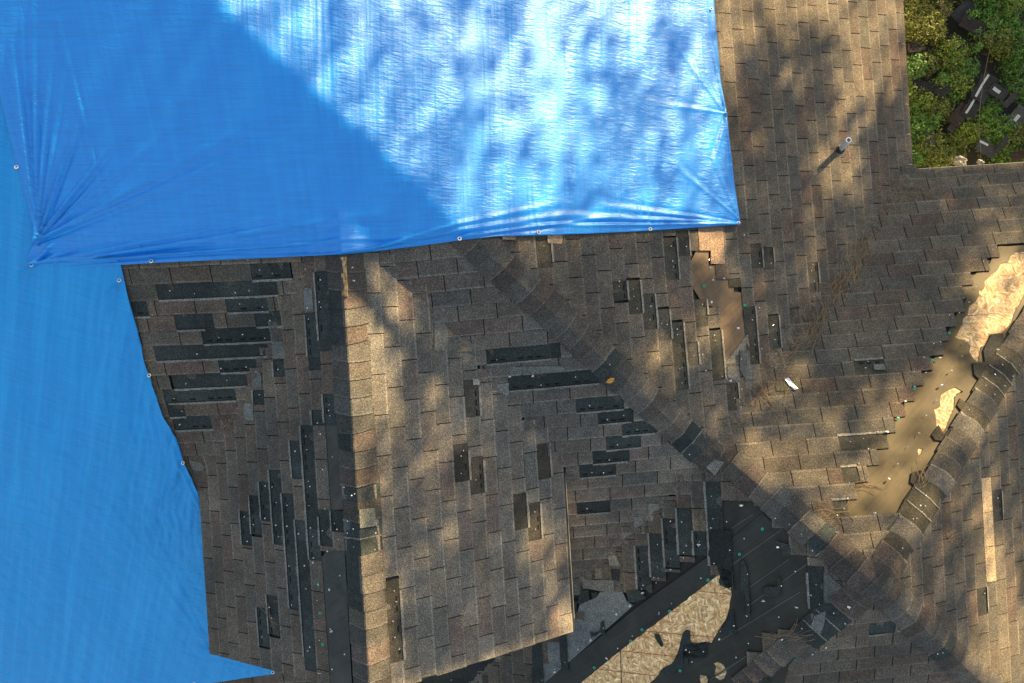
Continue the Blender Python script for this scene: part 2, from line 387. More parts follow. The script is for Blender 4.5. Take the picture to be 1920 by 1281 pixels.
            if cls[j] == 2:
                # sealant dashes and nails, pale torn lower lip
                L = u1 - u0; vv = v1 - 0.030
                if L > 0.1:
                    for d in np.arange(u0 + 0.03, u1 - 0.05, 0.075):
                        if rng.random() < 0.25: continue
                        dl = rng.uniform(0.035, 0.052)
                        qs = [O + (d + a) * hd + (vv + b) * gd for a, b in ((0, 0), (dl, 0), (dl, 0.012), (0, 0.012))]
                        mb.add([(q[0], q[1], float(zdrape(key, q[0], q[1])) + 0.0022) for q in qs], [(0, 1, 2, 3)], (0.008, 0.009, 0.009))
                    for d in np.arange(u0 + rng.uniform(0.03, 0.14), u1, rng.choice((0.15, 0.3))):
                        q = O + (d + rng.uniform(-0.03, 0.03)) * hd + (vc + rng.uniform(-0.01, 0.035)) * gd
                        NAILS.append((float(q[0]), float(q[1]), float(zdrape(key, q[0], q[1])) + 0.004))
                    if rng.random() < 0.45:      # a ragged remnant of the torn tab
                        ru = rng.uniform(u0, u1 - 0.06); rl = rng.uniform(0.03, 0.11); q5 = []
                        for a_, b_ in ((0, -.5), (1, -.5), (1 + rng.uniform(-.2, .1), -.5 + rng.uniform(.12, .45)), (.6, -.5 + rng.uniform(.2, .6)), (.25, -.5 + rng.uniform(.1, .4))):
                            q = O + (ru + a_ * rl) * hd + (vc + b_ * step) * gd; q5.append((q[0], q[1], float(zdrape(key, q[0], q[1])) + 0.005))
                        mb.add(q5, [(0, 1, 2, 3, 4)], tintc(rng.choice(GREYS), rng.uniform(.5, .9)))
                    for d0, d1 in ((u0, u1),):
                        mm = max(2, int((d1 - d0) / 0.03)); up = []; dn = []
                        for t in np.linspace(d0, d1, mm):
                            q = O + t * hd + (v1 + 0.001) * gd; q2 = O + t * hd + (v1 + 0.014 + 0.007 * rng.random()) * gd
                            up.append((q[0], q[1], float(zdrape(key, q[0], q[1])) + 0.011)); dn.append((q2[0], q2[1], float(zdrape(key, q2[0], q2[1])) + 0.0078))
                        mb.add(up + dn, [(t, t + 1, mm + t + 1, mm + t) for t in range(mm - 1)], (0.23, 0.225, 0.21))
            j = k + 1
    o = mb.build(name, GRAN, house); tag(o, label); return o
build_slope('F', 'roof_slope', 'shaded shingle slope beside the left tarp with many bare black strips')
build_slope('C', 'roof_slope', 'slope of level grey courses below the big tarp')
build_slope('A', 'roof_slope', 'brown slope right of the tarp that carries the vent pipe')
build_slope('B', 'roof_slope', 'slope with level courses running up to the leafy yard')
build_slope('D', 'roof_slope', 'sunlit right side of the gable roof')
build_slope('E', 'roof_slope', 'shaded left side of the gable roof')
build_slope('J', 'roof_slope', 'dark slope stripped down to felt and board')
build_slope('K', 'roof_slope', 'small shaded slope at the bottom edge')
build_slope('L', 'roof_slope', 'slope at the right edge with a tan bare strip')

# roof deck (felted boards) under everything
def deck():
    mb = MB(); st_ = 0.04; xs = np.arange(-6.6, 7.6, st_); ys = np.arange(-5.2, 5.2, st_)
    X, Y = np.meshgrid(xs, ys, indexing='ij'); Zm = zmain(X, Y) - 0.026
    nx, ny = X.shape; keep = ~((X > EAVE_A - 0.01) & (Y > EAVE_B - 0.01))
    V = np.stack([X, Y, Zm], -1).reshape(-1, 3); fs = []
    for i in range(nx - 1):
        for j in range(ny - 1):
            if keep[i, j] and keep[i + 1, j] and keep[i, j + 1] and keep[i + 1, j + 1]:
                fs.append((i * ny + j, (i + 1) * ny + j, (i + 1) * ny + j + 1, i * ny + j + 1))
    mb.add(V, fs, (0.020, 0.022, 0.022))
    tag(mb.build('roof_deck', FELT, house), 'black felted deck showing between the shingles')
    g = MB(); rx = (PC['D'] - PC['E']) / 2 / S2; zr = zgab(rx, 0)
    y0, y1 = RAKE + 0.01, 1.6; t = 0.018
    for a, b in ((GX0 + 0.01, rx), (rx, GX1 - 0.01)):
        za, zb = float(zgab(a, 0)), float(zgab(b, 0))
        vs = [(a, y0, za - t), (b, y0, zb - t), (b, y1, zb - t), (a, y1, za - t), (a, y0, za - .14), (b, y0, zb - .14), (b, y1, zb - .14), (a, y1, za - .14)]
        g.add(vs, [(0, 1, 2, 3), (4, 7, 6, 5), (0, 4, 5, 1), (1, 5, 6, 2), (2, 6, 7, 3), (3, 7, 4, 0)], (0.022, 0.024, 0.024))
    g.build('gable_deck', FELT, house)
    def fb(*a): f = MB(); boxv(f, *a, None, (0.45, 0.42, 0.38)); f.build('fascia', PAINT, house)   # fascia boards and metal drip edges at the two yard eaves and the gable
    za = float(pz('A', EAVE_A, 0)); zb = float(pz('B', 0, EAVE_B))
    fb((EAVE_A - 0.005, (EAVE_B + 5.2) / 2, za - 0.115), 0.03, 5.2 - EAVE_B, 0.18)
    fb(((EAVE_A + 7.6) / 2, EAVE_B - 0.005, zb - 0.115), 7.6 - EAVE_A, 0.03, 0.18)
    fb((GX1 - 0.02, (RAKE + 0.9) / 2 - 0.86, float(pz('D', GX1, 0)) - 0.12), 0.03, 1.6, 0.18)
    gz = -GZ
    def wall(x0, y0, x1, y1, z1):
        wl = MB(); d = Vector((x1 - x0, y1 - y0, 0)); n_ = Vector((-d.y, d.x, 0)).normalized() * 0.1
        a = Vector((x0, y0, gz)); b = Vector((x1, y1, gz)); vs = []
        for z in (gz, z1):
            for q in (a, b, b + n_, a + n_): vs.append((q.x, q.y, z))
        wl.add(vs, [(0, 1, 5, 4), (1, 2, 6, 5), (2, 3, 7, 6), (3, 0, 4, 7), (4, 5, 6, 7)], (0.5, 0.47, 0.42)); wl.build('wall', PAINT, house)
    wall(EAVE_A - 0.55, EAVE_B - 0.5, EAVE_A - 0.55, 5.1, za - 0.06); wall(7.5, EAVE_B - 0.55, EAVE_A - 0.55, EAVE_B - 0.55, zb - 0.06)
deck()

# ridge and hip caps
def cap_line(pts, dark, label, half=0.138, exl=0.135, pl=None, light=(), left=(), dcol=DARK):
    """pts: plan points from low end up to the high end; caps lap downhill"""
    mb = MB(); rng = random.Random(int(abs(pts[0][0]) * 100)); P = [np.array(p, float) for p in pts]
    L = [0]
    for a, b in zip(P, P[1:]): L.append(L[-1] + np.linalg.norm(b - a))
    dk = hit(dark)[:, :2] if dark else np.zeros((0, 2)); lt = hit(light)[:, :2] if light else np.zeros((0, 2))
    n = int(L[-1] / exl); lf = hit(left)[:, :2] if left else None
    def at(s):
        for i in range(len(P) - 1):
            if s <= L[i + 1] or i == len(P) - 2:
                t = (s - L[i]) / (L[i + 1] - L[i]); d = P[i + 1] - P[i]; return P[i] + d * t, d / np.linalg.norm(d)
    W = np.array([-1, -.72, -.45, -.22, -.08, 0, .08, .22, .45, .72, 1]) * half
    for k in range(n, -1, -1):
        s0 = k * exl; c, d = at(s0 + exl / 2); nn = np.array([-d[1], d[0]])
        isd = len(dk) and np.min(np.linalg.norm(dk - c, axis=1)) < exl * 0.55
        isl = len(lt) and np.min(np.linalg.norm(lt - c, axis=1)) < exl * 0.55
        cc = tintc(rng.choice(GREYS), rng.uniform(0.62, 1.0))
        if isd: cc = tintc(dcol, rng.uniform(0.8, 1.2))
        isf = left and np.min(np.linalg.norm(lf - c, axis=1)) < exl * 0.55
        if isl: cc = (0.30, 0.27, 0.23)
        vs = []; sk = rng.uniform(-0.012, 0.012); sh = rng.uniform(-0.01, 0.01)
        hs = (0.013, 0.015) if isd else (0.017, 0.027)
        rws = [(exl * 1.15, hs[0]), (exl * 0.5, sum(hs) / 2), (0.012, hs[1]), (0, hs[1]), (-0.002, 0.004)]
        for vv, h in rws:
            for wq in W:
                q = c - d * exl / 2 + d * (vv + sk * wq / half - 0.018 * (1 - (abs(wq) / half) ** 2)) + nn * (wq + sh)
                zz = float(zmain(q[0], q[1]))
                if pl == 'G': zz = float(np.maximum(zmain(q[0], q[1]), zgab(q[0], q[1])))
                vs.append((q[0], q[1], zz + h - (0.006 * (abs(wq) / half) ** 3)))
        M = len(W)
        fs = [(r * M + q, r * M + q + 1, (r + 1) * M + q + 1, (r + 1) * M + q) for r in range(4) for q in range(M - 1)]
        mb.add(vs, fs, cc)
        if isf:
            for t_ in range(len(fs)):
                if vs[fs[t_][0] - 0][0] < c[0] - 0.01: mb.c[-len(fs) + t_] = tintc(DARK, 0.9)
        o = len(mb.v) - len(vs)
        if isf: pass
        elif not isd:
            for r, q in [(2, q) for q in range(M - 1)]:
                mb.f.append(tuple(o + t for t in (r * M + q, r * M + q + 1, (r + 1) * M + q + 1, (r + 1) * M + q))); mb.c.append(tintc(cc, 1.4))
            # lift the pale worn edge a hair so it never shares a plane
            for t in range(len(mb.f) - (M - 1), len(mb.f)): pass
        else:
            e0 = c + d * (exl * 0.5)
            up = []; dn = []
            for wq in W:
                q = e0 + nn * wq + d * 0.0; q2 = q - d * (0.007 + 0.008 * rng.random())
                z1 = float(zmain(*q)) if pl != 'G' else float(np.maximum(zmain(*q), zgab(*q)))
                z2 = float(zmain(*q2)) if pl != 'G' else float(np.maximum(zmain(*q2), zgab(*q2)))
                hh = 0.002 * (1 - (abs(wq) / half) ** 2); up.append((*q, z1 + 0.0165 + hh)); dn.append((*q2, z2 + 0.0145 + hh))
            mb.add(up + dn, [(t, t + 1, M + t + 1, M + t) for t in range(M - 1)], (0.20, 0.20, 0.185))
            if rng.random() < 0.8:
                q = c + nn * rng.uniform(-0.1, 0.1)
                z1 = float(zmain(*q)) if pl != 'G' else float(zgab(*q)); NAILS.append((q[0], q[1], z1 + 0.012))
    # drop duplicated edge faces (keep only the pale ones)
    seen = {}
    for f, c in zip(mb.f, mb.c): seen[f] = c
    mb.f = list(seen.keys()); mb.c = list(seen.values())
    for side in (-1, 1): pass
    tag(mb.build('ridge_cap', GRAN, house), label)
def crease(k1, k2, t):            # point on the plan line where two planes meet
    g1, g2 = np.array(GD[k1]), np.array(GD[k2]); s1 = S2 if k1 in 'DE' else S; s2 = S2 if k2 in 'DE' else S
    nrm = -s1 * g1 + s2 * g2; c = PC[k1] - PC[k2]; d = np.array([-nrm[1], nrm[0]]); d = d / np.linalg.norm(d)
    return -c * nrm / (nrm @ nrm), d
def on_crease(k1, k2, px):
    p0, d = crease(k1, k2, 0); q = hit([px])[0][:2]; return p0 + d * ((q - p0) @ d)
PK = hit([(1640, 1097)])[0][:2]; SD = on_crease('A', 'C', (1345, 858)); SD2 = on_crease('B', 'J', (1368, 872))
cap_line([SD, on_crease('A', 'C', (380, -20))], [(1012, 592), (1130, 694), (1283, 822), (1310, 842)], 'hip of caps running down from under the tarp', light=[])
cap_line([SD2, PK], [(1372, 890), (1388, 905), (1440, 945), (1460, 962), (1485, 985), (1505, 1003), (1528, 1022)], 'hip of caps with a row of bare black gaps', light=[(1360, 868), (1352, 855)])
cap_line([on_crease('B', 'L', (2040, 420)), on_crease('B', 'L', (1648, 1085))], [(1895, 668), (1880, 695), (1868, 720), (1856, 745), (1838, 775), (1745, 925), (1737, 940), (1727, 957), (1718, 972), (1690, 1022)], 'torn hip of caps beside the bright bare boards', dcol=(0.055, 0.052, 0.042))
cap_line([on_crease('K', 'L', (1960, 1368)), on_crease('K', 'L', (1652, 1108))], [(1715, 1186), (1735, 1200), (1755, 1216), (1770, 1226)], 'hip of caps running off the lower right corner')
cap_line([on_crease('J', 'K', (1395, 1296)), on_crease('J', 'K', (1628, 1112))], [(1513, 1207), (1540, 1190), (1556, 1175), (1572, 1165)], 'short shaded hip of caps with big bare gaps')
rx = (PC['D'] - PC['E']) / 2 / S2
cap_line([(rx, RAKE), (rx, float(0.55))], [(672, 935), (676, 1010), (678, 1032)], 'straight ridge of caps along the gable', pl='G', exl=0.131, half=0.142, left=[(655, 560), (658, 590), (662, 620), (668, 810), (682, 1065), (684, 1095), (685, 1125)])

# ---------------------------------------------------------------- felt, boards and patches
def patch(name, poly, pl, h, mat, c, label=None, holes=(), rough=0.0, thick=0.003, parent=house, mb=None, seg=None, clipz=False):
    rng = random.Random(len(poly) * 7 + int(poly[0][0])); loops = []
    for lp in [poly] + list(holes):
        P = hitp(lp, pl)[:, :2]; out = []
        for i in range(len(P)):
            a, b = P[i], P[(i + 1) % len(P)]; L = np.linalg.norm(b - a); n_ = max(1, int(L / seg)) if seg else 1
            for t in range(n_):
                q = a + (b - a) * t / n_
                if rough: q = q + np.array([rng.gauss(0, rough), rng.gauss(0, rough)])
                out.append(Vector((q[0], q[1], 0)))
        loops.append(out)
    tris = tessellate_polygon(loops); flat = [p for l in loops for p in l]
    zz = lambda p: float(zmain(p.x, p.y)) if clipz else float(pz(pl, p.x, p.y))
    vs = [(p.x, p.y, zz(p) + h) for p in flat]
    own = mb is None; mb = mb or MB()
    mb.add(vs, [tuple(t) for t in tris], c)
    o = 0
    for l in loops:
        m = len(l); vv = [vs[o + i] for i in range(m)] + [(vs[o + i][0], vs[o + i][1], vs[o + i][2] - thick) for i in range(m)]
        mb.add(vv, [(i, (i + 1) % m, m + (i + 1) % m, m + i) for i in range(m)], tintc(c, 0.7)); o += m
    if own:
        ob = mb.build(name, mat, parent)
        if label: tag(ob, label)
        return ob
OB1 = ZB((1200, 85), (1160, 110), (1145, 150), (1090, 160), (1070, 210), (1030, 240), (975, 290), (985, 310), (975, 335), (940, 345), (945, 380), (915, 430), (875, 450), (865, 510), (830, 540), (825, 580), (780, 670), (800, 682),
         (850, 690), (885, 725), (880, 770), (905, 820), (935, 835), (945, 790), (960, 735), (1005, 725), (1010, 650), (1100, 635), (1140, 600), (1170, 560), (1200, 470), (1240, 400), (1330, 250), (1380, 40), (1290, 70))
OB2 = Z(6, (1455, 940), (1540, 900), (1580, 925), (1535, 950), (1530, 1020), (1500, 1080), (1480, 1130), (1460, 1165), (1430, 1120), (1425, 1070), (1418, 1025), (1450, 1010))
OB3 = Z(6, (1330, 1236), (1350, 1245), (1342, 1275), (1330, 1281), (1322, 1255))
patch('felt_underlayment', B_FELT, 'B', -0.012, FELT, (0.066, 0.051, 0.025), 'olive brown felt strip laid bare beside the torn hip', holes=[OB1, OB2, OB3], rough=0.003, seg=0.05)
wd = (0.85, 0.88, 0.9)
def expand(poly, k):
    P = np.array(poly); c = P.mean(0); return [tuple(c + (p - c) * k) for p in P]
patch('sheathing_board', expand(OB1, 1.06), 'B', -0.018, OSB, wd, 'large bright strip of bare strand board at the right edge')
patch('sheathing_board', expand(OB2, 1.15), 'B', -0.018, OSB, wd, 'small bright patch of bare strand board beside the torn hip')
patch('sheathing_board', expand(OB3, 1.3), 'B', -0.018, OSB, wd, 'tiny scrap of bare board low on the olive felt')
patch('felt_underlayment', A_FELT, 'A', -0.006, FELT, (0.15, 0.105, 0.066), 'brown felt laid bare by the missing tabs', rough=0.001)
patch('felt_underlayment', [(x + dx, y) for (x, y), dx in zip(E_F1, (-4, 4, 4, -4))], 'E', -0.003, FELT, (0.05, 0.05, 0.048), 'narrow felt strip beside the gable ridge, upper one')
patch('felt_underlayment', E_F2, 'E', -0.003, FELT, (0.050, 0.053, 0.052), 'wide felt strip low on the shaded side of the gable')
# stripped lower slope: overlapping felt runs laid on the diagonal
def band(a, b, w_, h, c, lab):
    (x0, y0), (x1, y1) = a, b; L = math.hypot(x1 - x0, y1 - y0); nx, ny = -(y1 - y0) / L * w_, (x1 - x0) / L * w_
    return (a, b, (b[0] + nx, b[1] + ny), (a[0] + nx, a[1] + ny)), h, c, lab
OJ = ZJ((1690, 120), (1670, 210), (1720, 240), (1785, 275), (1785, 320), (1760, 440), (1735, 540), (1680, 620), (1640, 690), (1600, 750), (1540, 735), (1480, 755), (1420, 745), (1410, 640), (1380, 630), (1345, 660), (1345, 740),
        (1310, 830), (1280, 880), (1240, 950), (1160, 975), (1130, 1030), (1090, 1080), (1050, 1109), (980, 1300), (240, 1300), (430, 1109), (780, 825), (1100, 580), (1500, 270))
OJ2 = ZJ((1620, 940), (1665, 925), (1715, 950), (1745, 1015), (1720, 1075), (1690, 1095), (1635, 1060), (1640, 1000), (1650, 965))
OJ3 = ZJ((1505, 1040), (1560, 1050), (1575, 1085), (1560, 1150), (1520, 1140), (1500, 1080))
FB = (0.034, 0.035, 0.030)
def bandfelt():
    # whole open slope first, with the holes, then two upper runs
    poly = [(1376, 925), (1440, 935), (1500, 1000), (1540, 1060), (1545, 1170), (1480, 1250), (1440, 1420), (960, 1420), (1000, 1240), (1060, 1290), (1349, 1060)]
    poly = [(1340, 930), (1440, 930), (1520, 1000), (1545, 1170), (1480, 1250), (1440, 1420), (1050, 1420), (1104, 1255), (1215, 1168), (1275, 1120), (1345, 1070)]
    patch('felt_underlayment', poly, 'J', -0.014, FELT, FB, 'black felt covering the stripped dark slope', holes=[OJ2, OJ3], rough=0.0)
bandfelt()
patch('sheathing_board', OJ, 'J', -0.009, OSB, (1.7, 1.6, 1.42), 'long bare strand board panel with red guide lines', rough=0.002, seg=0.03)
patch('sheathing_board', expand(OJ2, 1.2), 'J', -0.017, OSB, (1.1, 1.1, 1.05), 'ragged hole of bare board near the bottom edge')
patch('sheathing_board', expand(OJ3, 1.2), 'J', -0.017, OSB, (1.1, 1.1, 1.05), 'smallest ragged hole of bare board at the bottom edge')
patch('felt_underlayment', [(1345, 1032), (1430, 962), (1452, 985), (1352, 1068), (1275, 1124), (1215, 1170), (1085, 1285), (1000, 1360), (930, 1360), (1060, 1248), (1200, 1135)], 'J', -0.005, FELT, (0.034, 0.036, 0.036), 'diagonal felt run between grey sheet and bare board')
for a, b in ((Z(9, (280, 612)), Z(9, (560, 412))), (Z(9, (375, 742)), Z(9, (598, 583))), (Z(9, (380, 838)), Z(9, (700, 610))), (Z(9, (270, 412)), Z(9, (395, 330))), ([(1352, 1200)], [(1500, 1110)]), ([(1330, 1275)], [(1400, 1230)])):
    (x0, y0), (x1, y1) = a[0], b[0]
    patch('felt_seam', [(x0, y0), (x1, y1), (x1 + 1.4, y1 + 2.0), (x0 + 1.4, y0 + 2.0)], 'J', -0.009, FELT, (0.075, 0.08, 0.08), thick=0.004)
# red guide lines and board joint
gl = MB()
for a, b in (((1490, 282), (1780, 308)), ((1000, 640), (1620, 695)), ((790, 818), (1270, 868)), ((600, 985), (1110, 1045)), ((1225, 455), (1310, 470))):
    p, q = ZJ(a, b); patch('guide_line', [p, q, (q[0], q[1] + 1.3), (p[0], p[1] + 1.3)], 'J', -0.0075, PLASTIC, (0.42, 0.10, 0.05), thick=0.001)
gj = MB()
p, q = ZJ((782, 825), (795, 1300)); patch('board_joint', [p, q, (q[0] + 1.6, q[1]), (p[0] + 1.6, p[1])], 'J', -0.007, PLASTIC, (0.012, 0.008, 0.005), thick=0.001)
for a, b in (((985, 276), (1260, 258)), ((860, 518), (1190, 488)), ((1045, 500), (1100, 632))):
    p, q = ZB(a, b); patch('board_joint', [p, q, (q[0] + .5, q[1] + 1.5), (p[0] + .5, p[1] + 1.5)], 'B', -0.0165, PLASTIC, (0.03, 0.018, 0.008), thick=0.0005)
# grey granulated sheet
GS = ZJ((60, 700), (330, 560), (345, 520), (390, 480), (420, 400), (560, 340), (600, 290), (720, 290), (730, 180), (775, 200), (800, 280), (840, 370), (900, 410), (640, 640), (400, 850), (110, 1100), (40, 1180), (60, 1300), (20, 1300))
patch('mineral_sheet', GS, 'J', 0.001, GRAN, (0.19, 0.205, 0.21), 'pale grey mineral sheet torn open below the gable corner', clipz=True, seg=0.05)
dk = MB()
def dpatch(pl, pts, h=0.012, c=DARK): patch('torn_felt_piece', pts, pl, h, GRAN, c, thick=0.010, seg=0.06, rough=0.0015)
dpatch('J', ZJ((230, 690), (300, 655), (312, 960), (322, 1002), (250, 990), (238, 800)))
dpatch('J', ZJ((510, 640), (540, 660), (600, 640), (605, 560), (635, 545), (650, 690), (600, 650), (560, 680), (515, 690)))
dpatch('J', ZJ((-10, 740), (75, 735), (95, 1120), (60, 1130), (-10, 1130)))
dpatch('J', ZJ((425, 265), (495, 265), (500, 360), (420, 400), (395, 380)))
dpatch('J', ZJ((520, 290), (575, 290), (570, 330), (530, 345)))
dpatch('J', ZJ((345, 365), (390, 365), (388, 470), (350, 500)))
dpatch('J', ZJ((835, 270), (960, 270), (1010, 340), (900, 380), (850, 375)))
dpatch('J', ZJ((690, 75), (780, 85), (770, 190), (700, 170)), c=(0.03, 0.036, 0.038))
dpatch('J', ZJ((1345, 660), (1380, 628), (1412, 645), (1410, 748), (1550, 760), (1552, 880), (1420, 890), (1360, 880), (1345, 960), (1180, 1030), (1170, 970), (1250, 930), (1300, 830)))
dpatch('J', ZJ((1085, 665), (1135, 665), (1170, 765), (1150, 780), (1105, 720)))
dpatch('J', ZJ((1690, 60), (1790, 100), (1800, 280), (1740, 235), (1720, 245), (1670, 215), (1690, 130)))
dpatch('J', ZJ((1790, 440), (1820, 640), (1815, 680), (1690, 655), (1660, 640), (1700, 600), (1750, 520)))
dpatch('J', Z(9, (325, 590), (345, 590), (365, 660), (378, 910), (355, 905), (350, 780), (322, 760)))
dpatch('J', Z(9, (530, 680), (548, 690), (548, 790), (470, 795), (445, 750), (465, 735), (530, 740)))
dpatch('J', Z(9, (525, 480), (600, 500), (610, 560), (560, 560), (550, 530)))
dpatch('J', Z(9, (140, 560), (190, 620), (240, 745), (275, 740), (275, 420), (160, 420)), c=(0.022, 0.028, 0.03))
dpatch('J', Z(9, (0, 1060), (130, 1060), (130, 1135), (30, 1140), (25, 1180), (0, 1180)))
dpatch('J', Z(9, (280, 1240), (430, 1230), (500, 1281), (280, 1281)), c=(0.03, 0.036, 0.038))
dpatch('C', [(780, 1281), (868, 1243), (1010, 1198), (1060, 1184), (1040, 1230), (1030, 1330), (780, 1330)], h=0.012, c=(0.028, 0.034, 0.036))
# torn black felt lip along the torn hip
dpatch('B', Z(9, (1205, 365), (1225, 290), (1250, 240), (1300, 170), (1280, 150), (1285, 100), (1345, 80), (1375, 80), (1330, 170), (1270, 265), (1225, 360)), c=(0.03, 0.03, 0.028), h=0.004)
dpatch('B', Z(6, (1400, 1165), (1440, 1110), (1470, 1165), (1520, 1110), (1590, 1060), (1545, 1000), (1560, 960), (1600, 990), (1590, 1215), (1480, 1200), (1420, 1195)), c=(0.05, 0.045, 0.035), h=0.004)
dpatch('B', Z(6, (1630, 760), (1700, 755), (1690, 690), (1735, 600), (1800, 595), (1810, 640), (1760, 720), (1700, 800), (1665, 850), (1640, 830)), c=(0.035, 0.036, 0.034), h=0.004)
# pale or tan patches where the covering tab has gone
pp = MB()
def lp(pl, pts, c=(0.22, 0.21, 0.19), h=0.0125): patch('bare_tab', pts, pl, h, GRAN, c, thick=0.008)
lp('A', [(1308, 425), (1355, 425), (1359, 495), (1332, 495), (1332, 470), (1311, 470)], (0.30, 0.215, 0.155))
lp('A', [(1026, 440), (1055, 440), (1054, 458), (1027, 456)], (0.34, 0.25, 0.17)); lp('A', [(941, 443), (968, 441), (967, 451), (943, 450)], (0.26, 0.20, 0.14), 0.03)
lp('A', [(1402, 626), (1406, 655), (1385, 672), (1385, 690), (1357, 692), (1356, 686)], (0.21, 0.20, 0.175), 0.003)
lp('A', Z(6, (320, 690), (375, 690), (378, 770), (410, 775), (410, 850), (355, 860), (320, 800)), (0.13, 0.135, 0.13))
lp('A', Z(6, (250, 780), (315, 780), (320, 860), (290, 860), (250, 840)), (0.15, 0.15, 0.14)); lp('A', Z(6, (350, 865), (420, 860), (425, 940), (355, 940)), (0.14, 0.14, 0.13))
lp('L', Z(9, (1675, 128), (1727, 122), (1740, 312), (1685, 322)), (0.42, 0.33, 0.225)); lp('L', Z(9, (1685, 325), (1740, 316), (1749, 505), (1693, 514)), (0.40, 0.31, 0.21)); lp('L', Z(9, (1694, 518), (1749, 509), (1760, 702), (1705, 712)), (0.36, 0.28, 0.19))
lp('D', Z(5, (525, 475), (598, 475), (600, 690), (525, 690)), (0.17, 0.175, 0.16)); lp('D', Z(5, (740, 850), (776, 850), (778, 882), (742, 884)), (0.34, 0.34, 0.3))
lp('C', Z(5, (862, 885), (942, 872), (944, 942), (868, 947)), (0.22, 0.22, 0.2)); lp('C', Z(5, (950, 782), (1245, 778), (1270, 812), (948, 822)), (0.15, 0.165, 0.165))
lp('C', Z(8, (1720, 270), (1785, 270), (1797, 330), (1725, 332)), (0.2, 0.2, 0.18)); lp('C', Z(8, (1640, 345), (1680, 345), (1718, 402), (1645, 403)), (0.19, 0.19, 0.175)); lp('C', Z(8, (1565, 435), (1640, 430), (1645, 465), (1570, 470)), (0.19, 0.19, 0.175))
lp('J', Z(8, (1500, 560), (1545, 560), (1568, 620), (1505, 615)), (0.2, 0.2, 0.185), 0.02); lp('J', Z(8, (1425, 630), (1465, 630), (1468, 690), (1425, 690)), (0.17, 0.16, 0.14), 0.02)
lp('J', Z(8, (1355, 695), (1530, 700), (1535, 765), (1500, 770), (1360, 740)), (0.16, 0.165, 0.155), 0.02); lp('C', Z(8, (1293, 695), (1345, 685), (1345, 810), (1295, 805)), (0.1, 0.1, 0.095), 0.02)
lp('J', Z(9, (130, 65), (170, 20), (230, 35), (175, 110)), (0.24, 0.24, 0.22), 0.03); lp('J', Z(9, (790, 650), (910, 750), (905, 830), (790, 825)), (0.11, 0.115, 0.11), 0.013)
lp('J', Z(9, (735, 900), (800, 870), (790, 950), (770, 1000), (715, 960)), (0.16, 0.17, 0.17), 0.02); lp('J', Z(9, (345, 1190), (400, 1180), (450, 1230), (440, 1260), (340, 1240)), (0.13, 0.14, 0.14), 0.016)
lp('B', Z(6, (1070, 768), (1130, 766), (1140, 800), (1075, 798)), (0.17, 0.18, 0.15)); lp('F' if 0 else 'C', [(355, 862), (380, 868), (384, 880), (372, 884), (362, 880)], (0.16, 0.16, 0.15))
lp('E', Z(4, (1710, 340), (1755, 340), (1765, 465), (1715, 465)), (0.15, 0.165, 0.17)); lp('E', Z(4, (1530, 640), (1590, 640), (1600, 735), (1535, 735)), (0.16, 0.165, 0.16)); lp('E', Z(4, (1375, 985), (1425, 990), (1430, 1085), (1380, 1080)), (0.17, 0.18, 0.18))
lp('E', Z(4, (1420, 810), (1470, 815), (1475, 900), (1425, 900)), (0.13, 0.14, 0.14))
lp('D', [(652, 484), (680, 481), (681, 517), (653, 519)], (0.30, 0.29, 0.26)); lp('D', [(653, 522), (681, 520), (684, 556), (654, 556)], (0.46, 0.40, 0.31)); lp('E', [(620, 483), (640, 481), (643, 555), (626, 556)], (0.17, 0.18, 0.18), 0.014)
lp('D', Z(8, (105, 300), (190, 290), (205, 390), (110, 405)), (0.20, 0.20, 0.17), 0.03)
lp('E', Z(8, (8, 215), (45, 225), (95, 300), (98, 410), (15, 420)), (0.10, 0.115, 0.12), 0.012)
wb = MB(); patch('x', [(640, 483), (650, 482), (652, 556), (642, 557)], 'E', 0.02, None, (0.9, 0.75, 0.6), mb=wb, thick=0.02); tag(wb.build('board_end', OSB, house), 'sliver of bare wood beside the top of the gable ridge')

# ---------------------------------------------------------------- vent pipe (part of the house)
pb = hit([(1575, 281)])[0]; tp = rays([(1591.5, 262.5)])[0]; tp = tp * ((pb[2] + 0.27) / tp[2])
def lathe_axis(mb, a, b, ro, ri, c, n=20):
    a, b = Vector(a), Vector(b); t = (b - a).normalized(); u = t.orthogonal().normalized(); v = t.cross(u); vs = []
    for p, r in ((a, ro), (b, ro), (b, ri), (b - t * 0.12, ri)):
        for k in range(n):
            th = 2 * math.pi * k / n; vs.append(p + (u * math.cos(th) + v * math.sin(th)) * r)
    fs = [(r * n + k, r * n + (k + 1) % n, (r + 1) * n + (k + 1) % n, (r + 1) * n + k) for r in range(3) for k in range(n)] + [tuple(range(3 * n, 4 * n))]
    mb.add(vs, fs, c)
m = MB(); lathe_axis(m, pb, tp, 0.026, 0.018, (0.62, 0.68, 0.74)); vp = m.build('vent_pipe', PLASTIC, house, smooth=False)
tag(vp, 'grey metal vent pipe standing on the brown slope')
m = MB(); dirp = Vector(tp) - Vector(pb)
g1 = Vector(pb); vs = []
for r, h in ((0.034, 0.05), (0.045, 0.012), (0.075, 0.011), (0.08, 0.006)):
    for k in range(20):
        th = 2 * math.pi * k / 20; x, y = g1.x + r * math.cos(th), g1.y + r * math.sin(th); vs.append((x, y, float(pz('A', x, y)) + h))
m.add(vs, [(r * 20 + k, r * 20 + (k + 1) % 20, (r + 1) * 20 + (k + 1) % 20, (r + 1) * 20 + k) for r in range(3) for k in range(20)], (0.12, 0.10, 0.08))
fo = m.build('pipe_boot', METAL, vp)

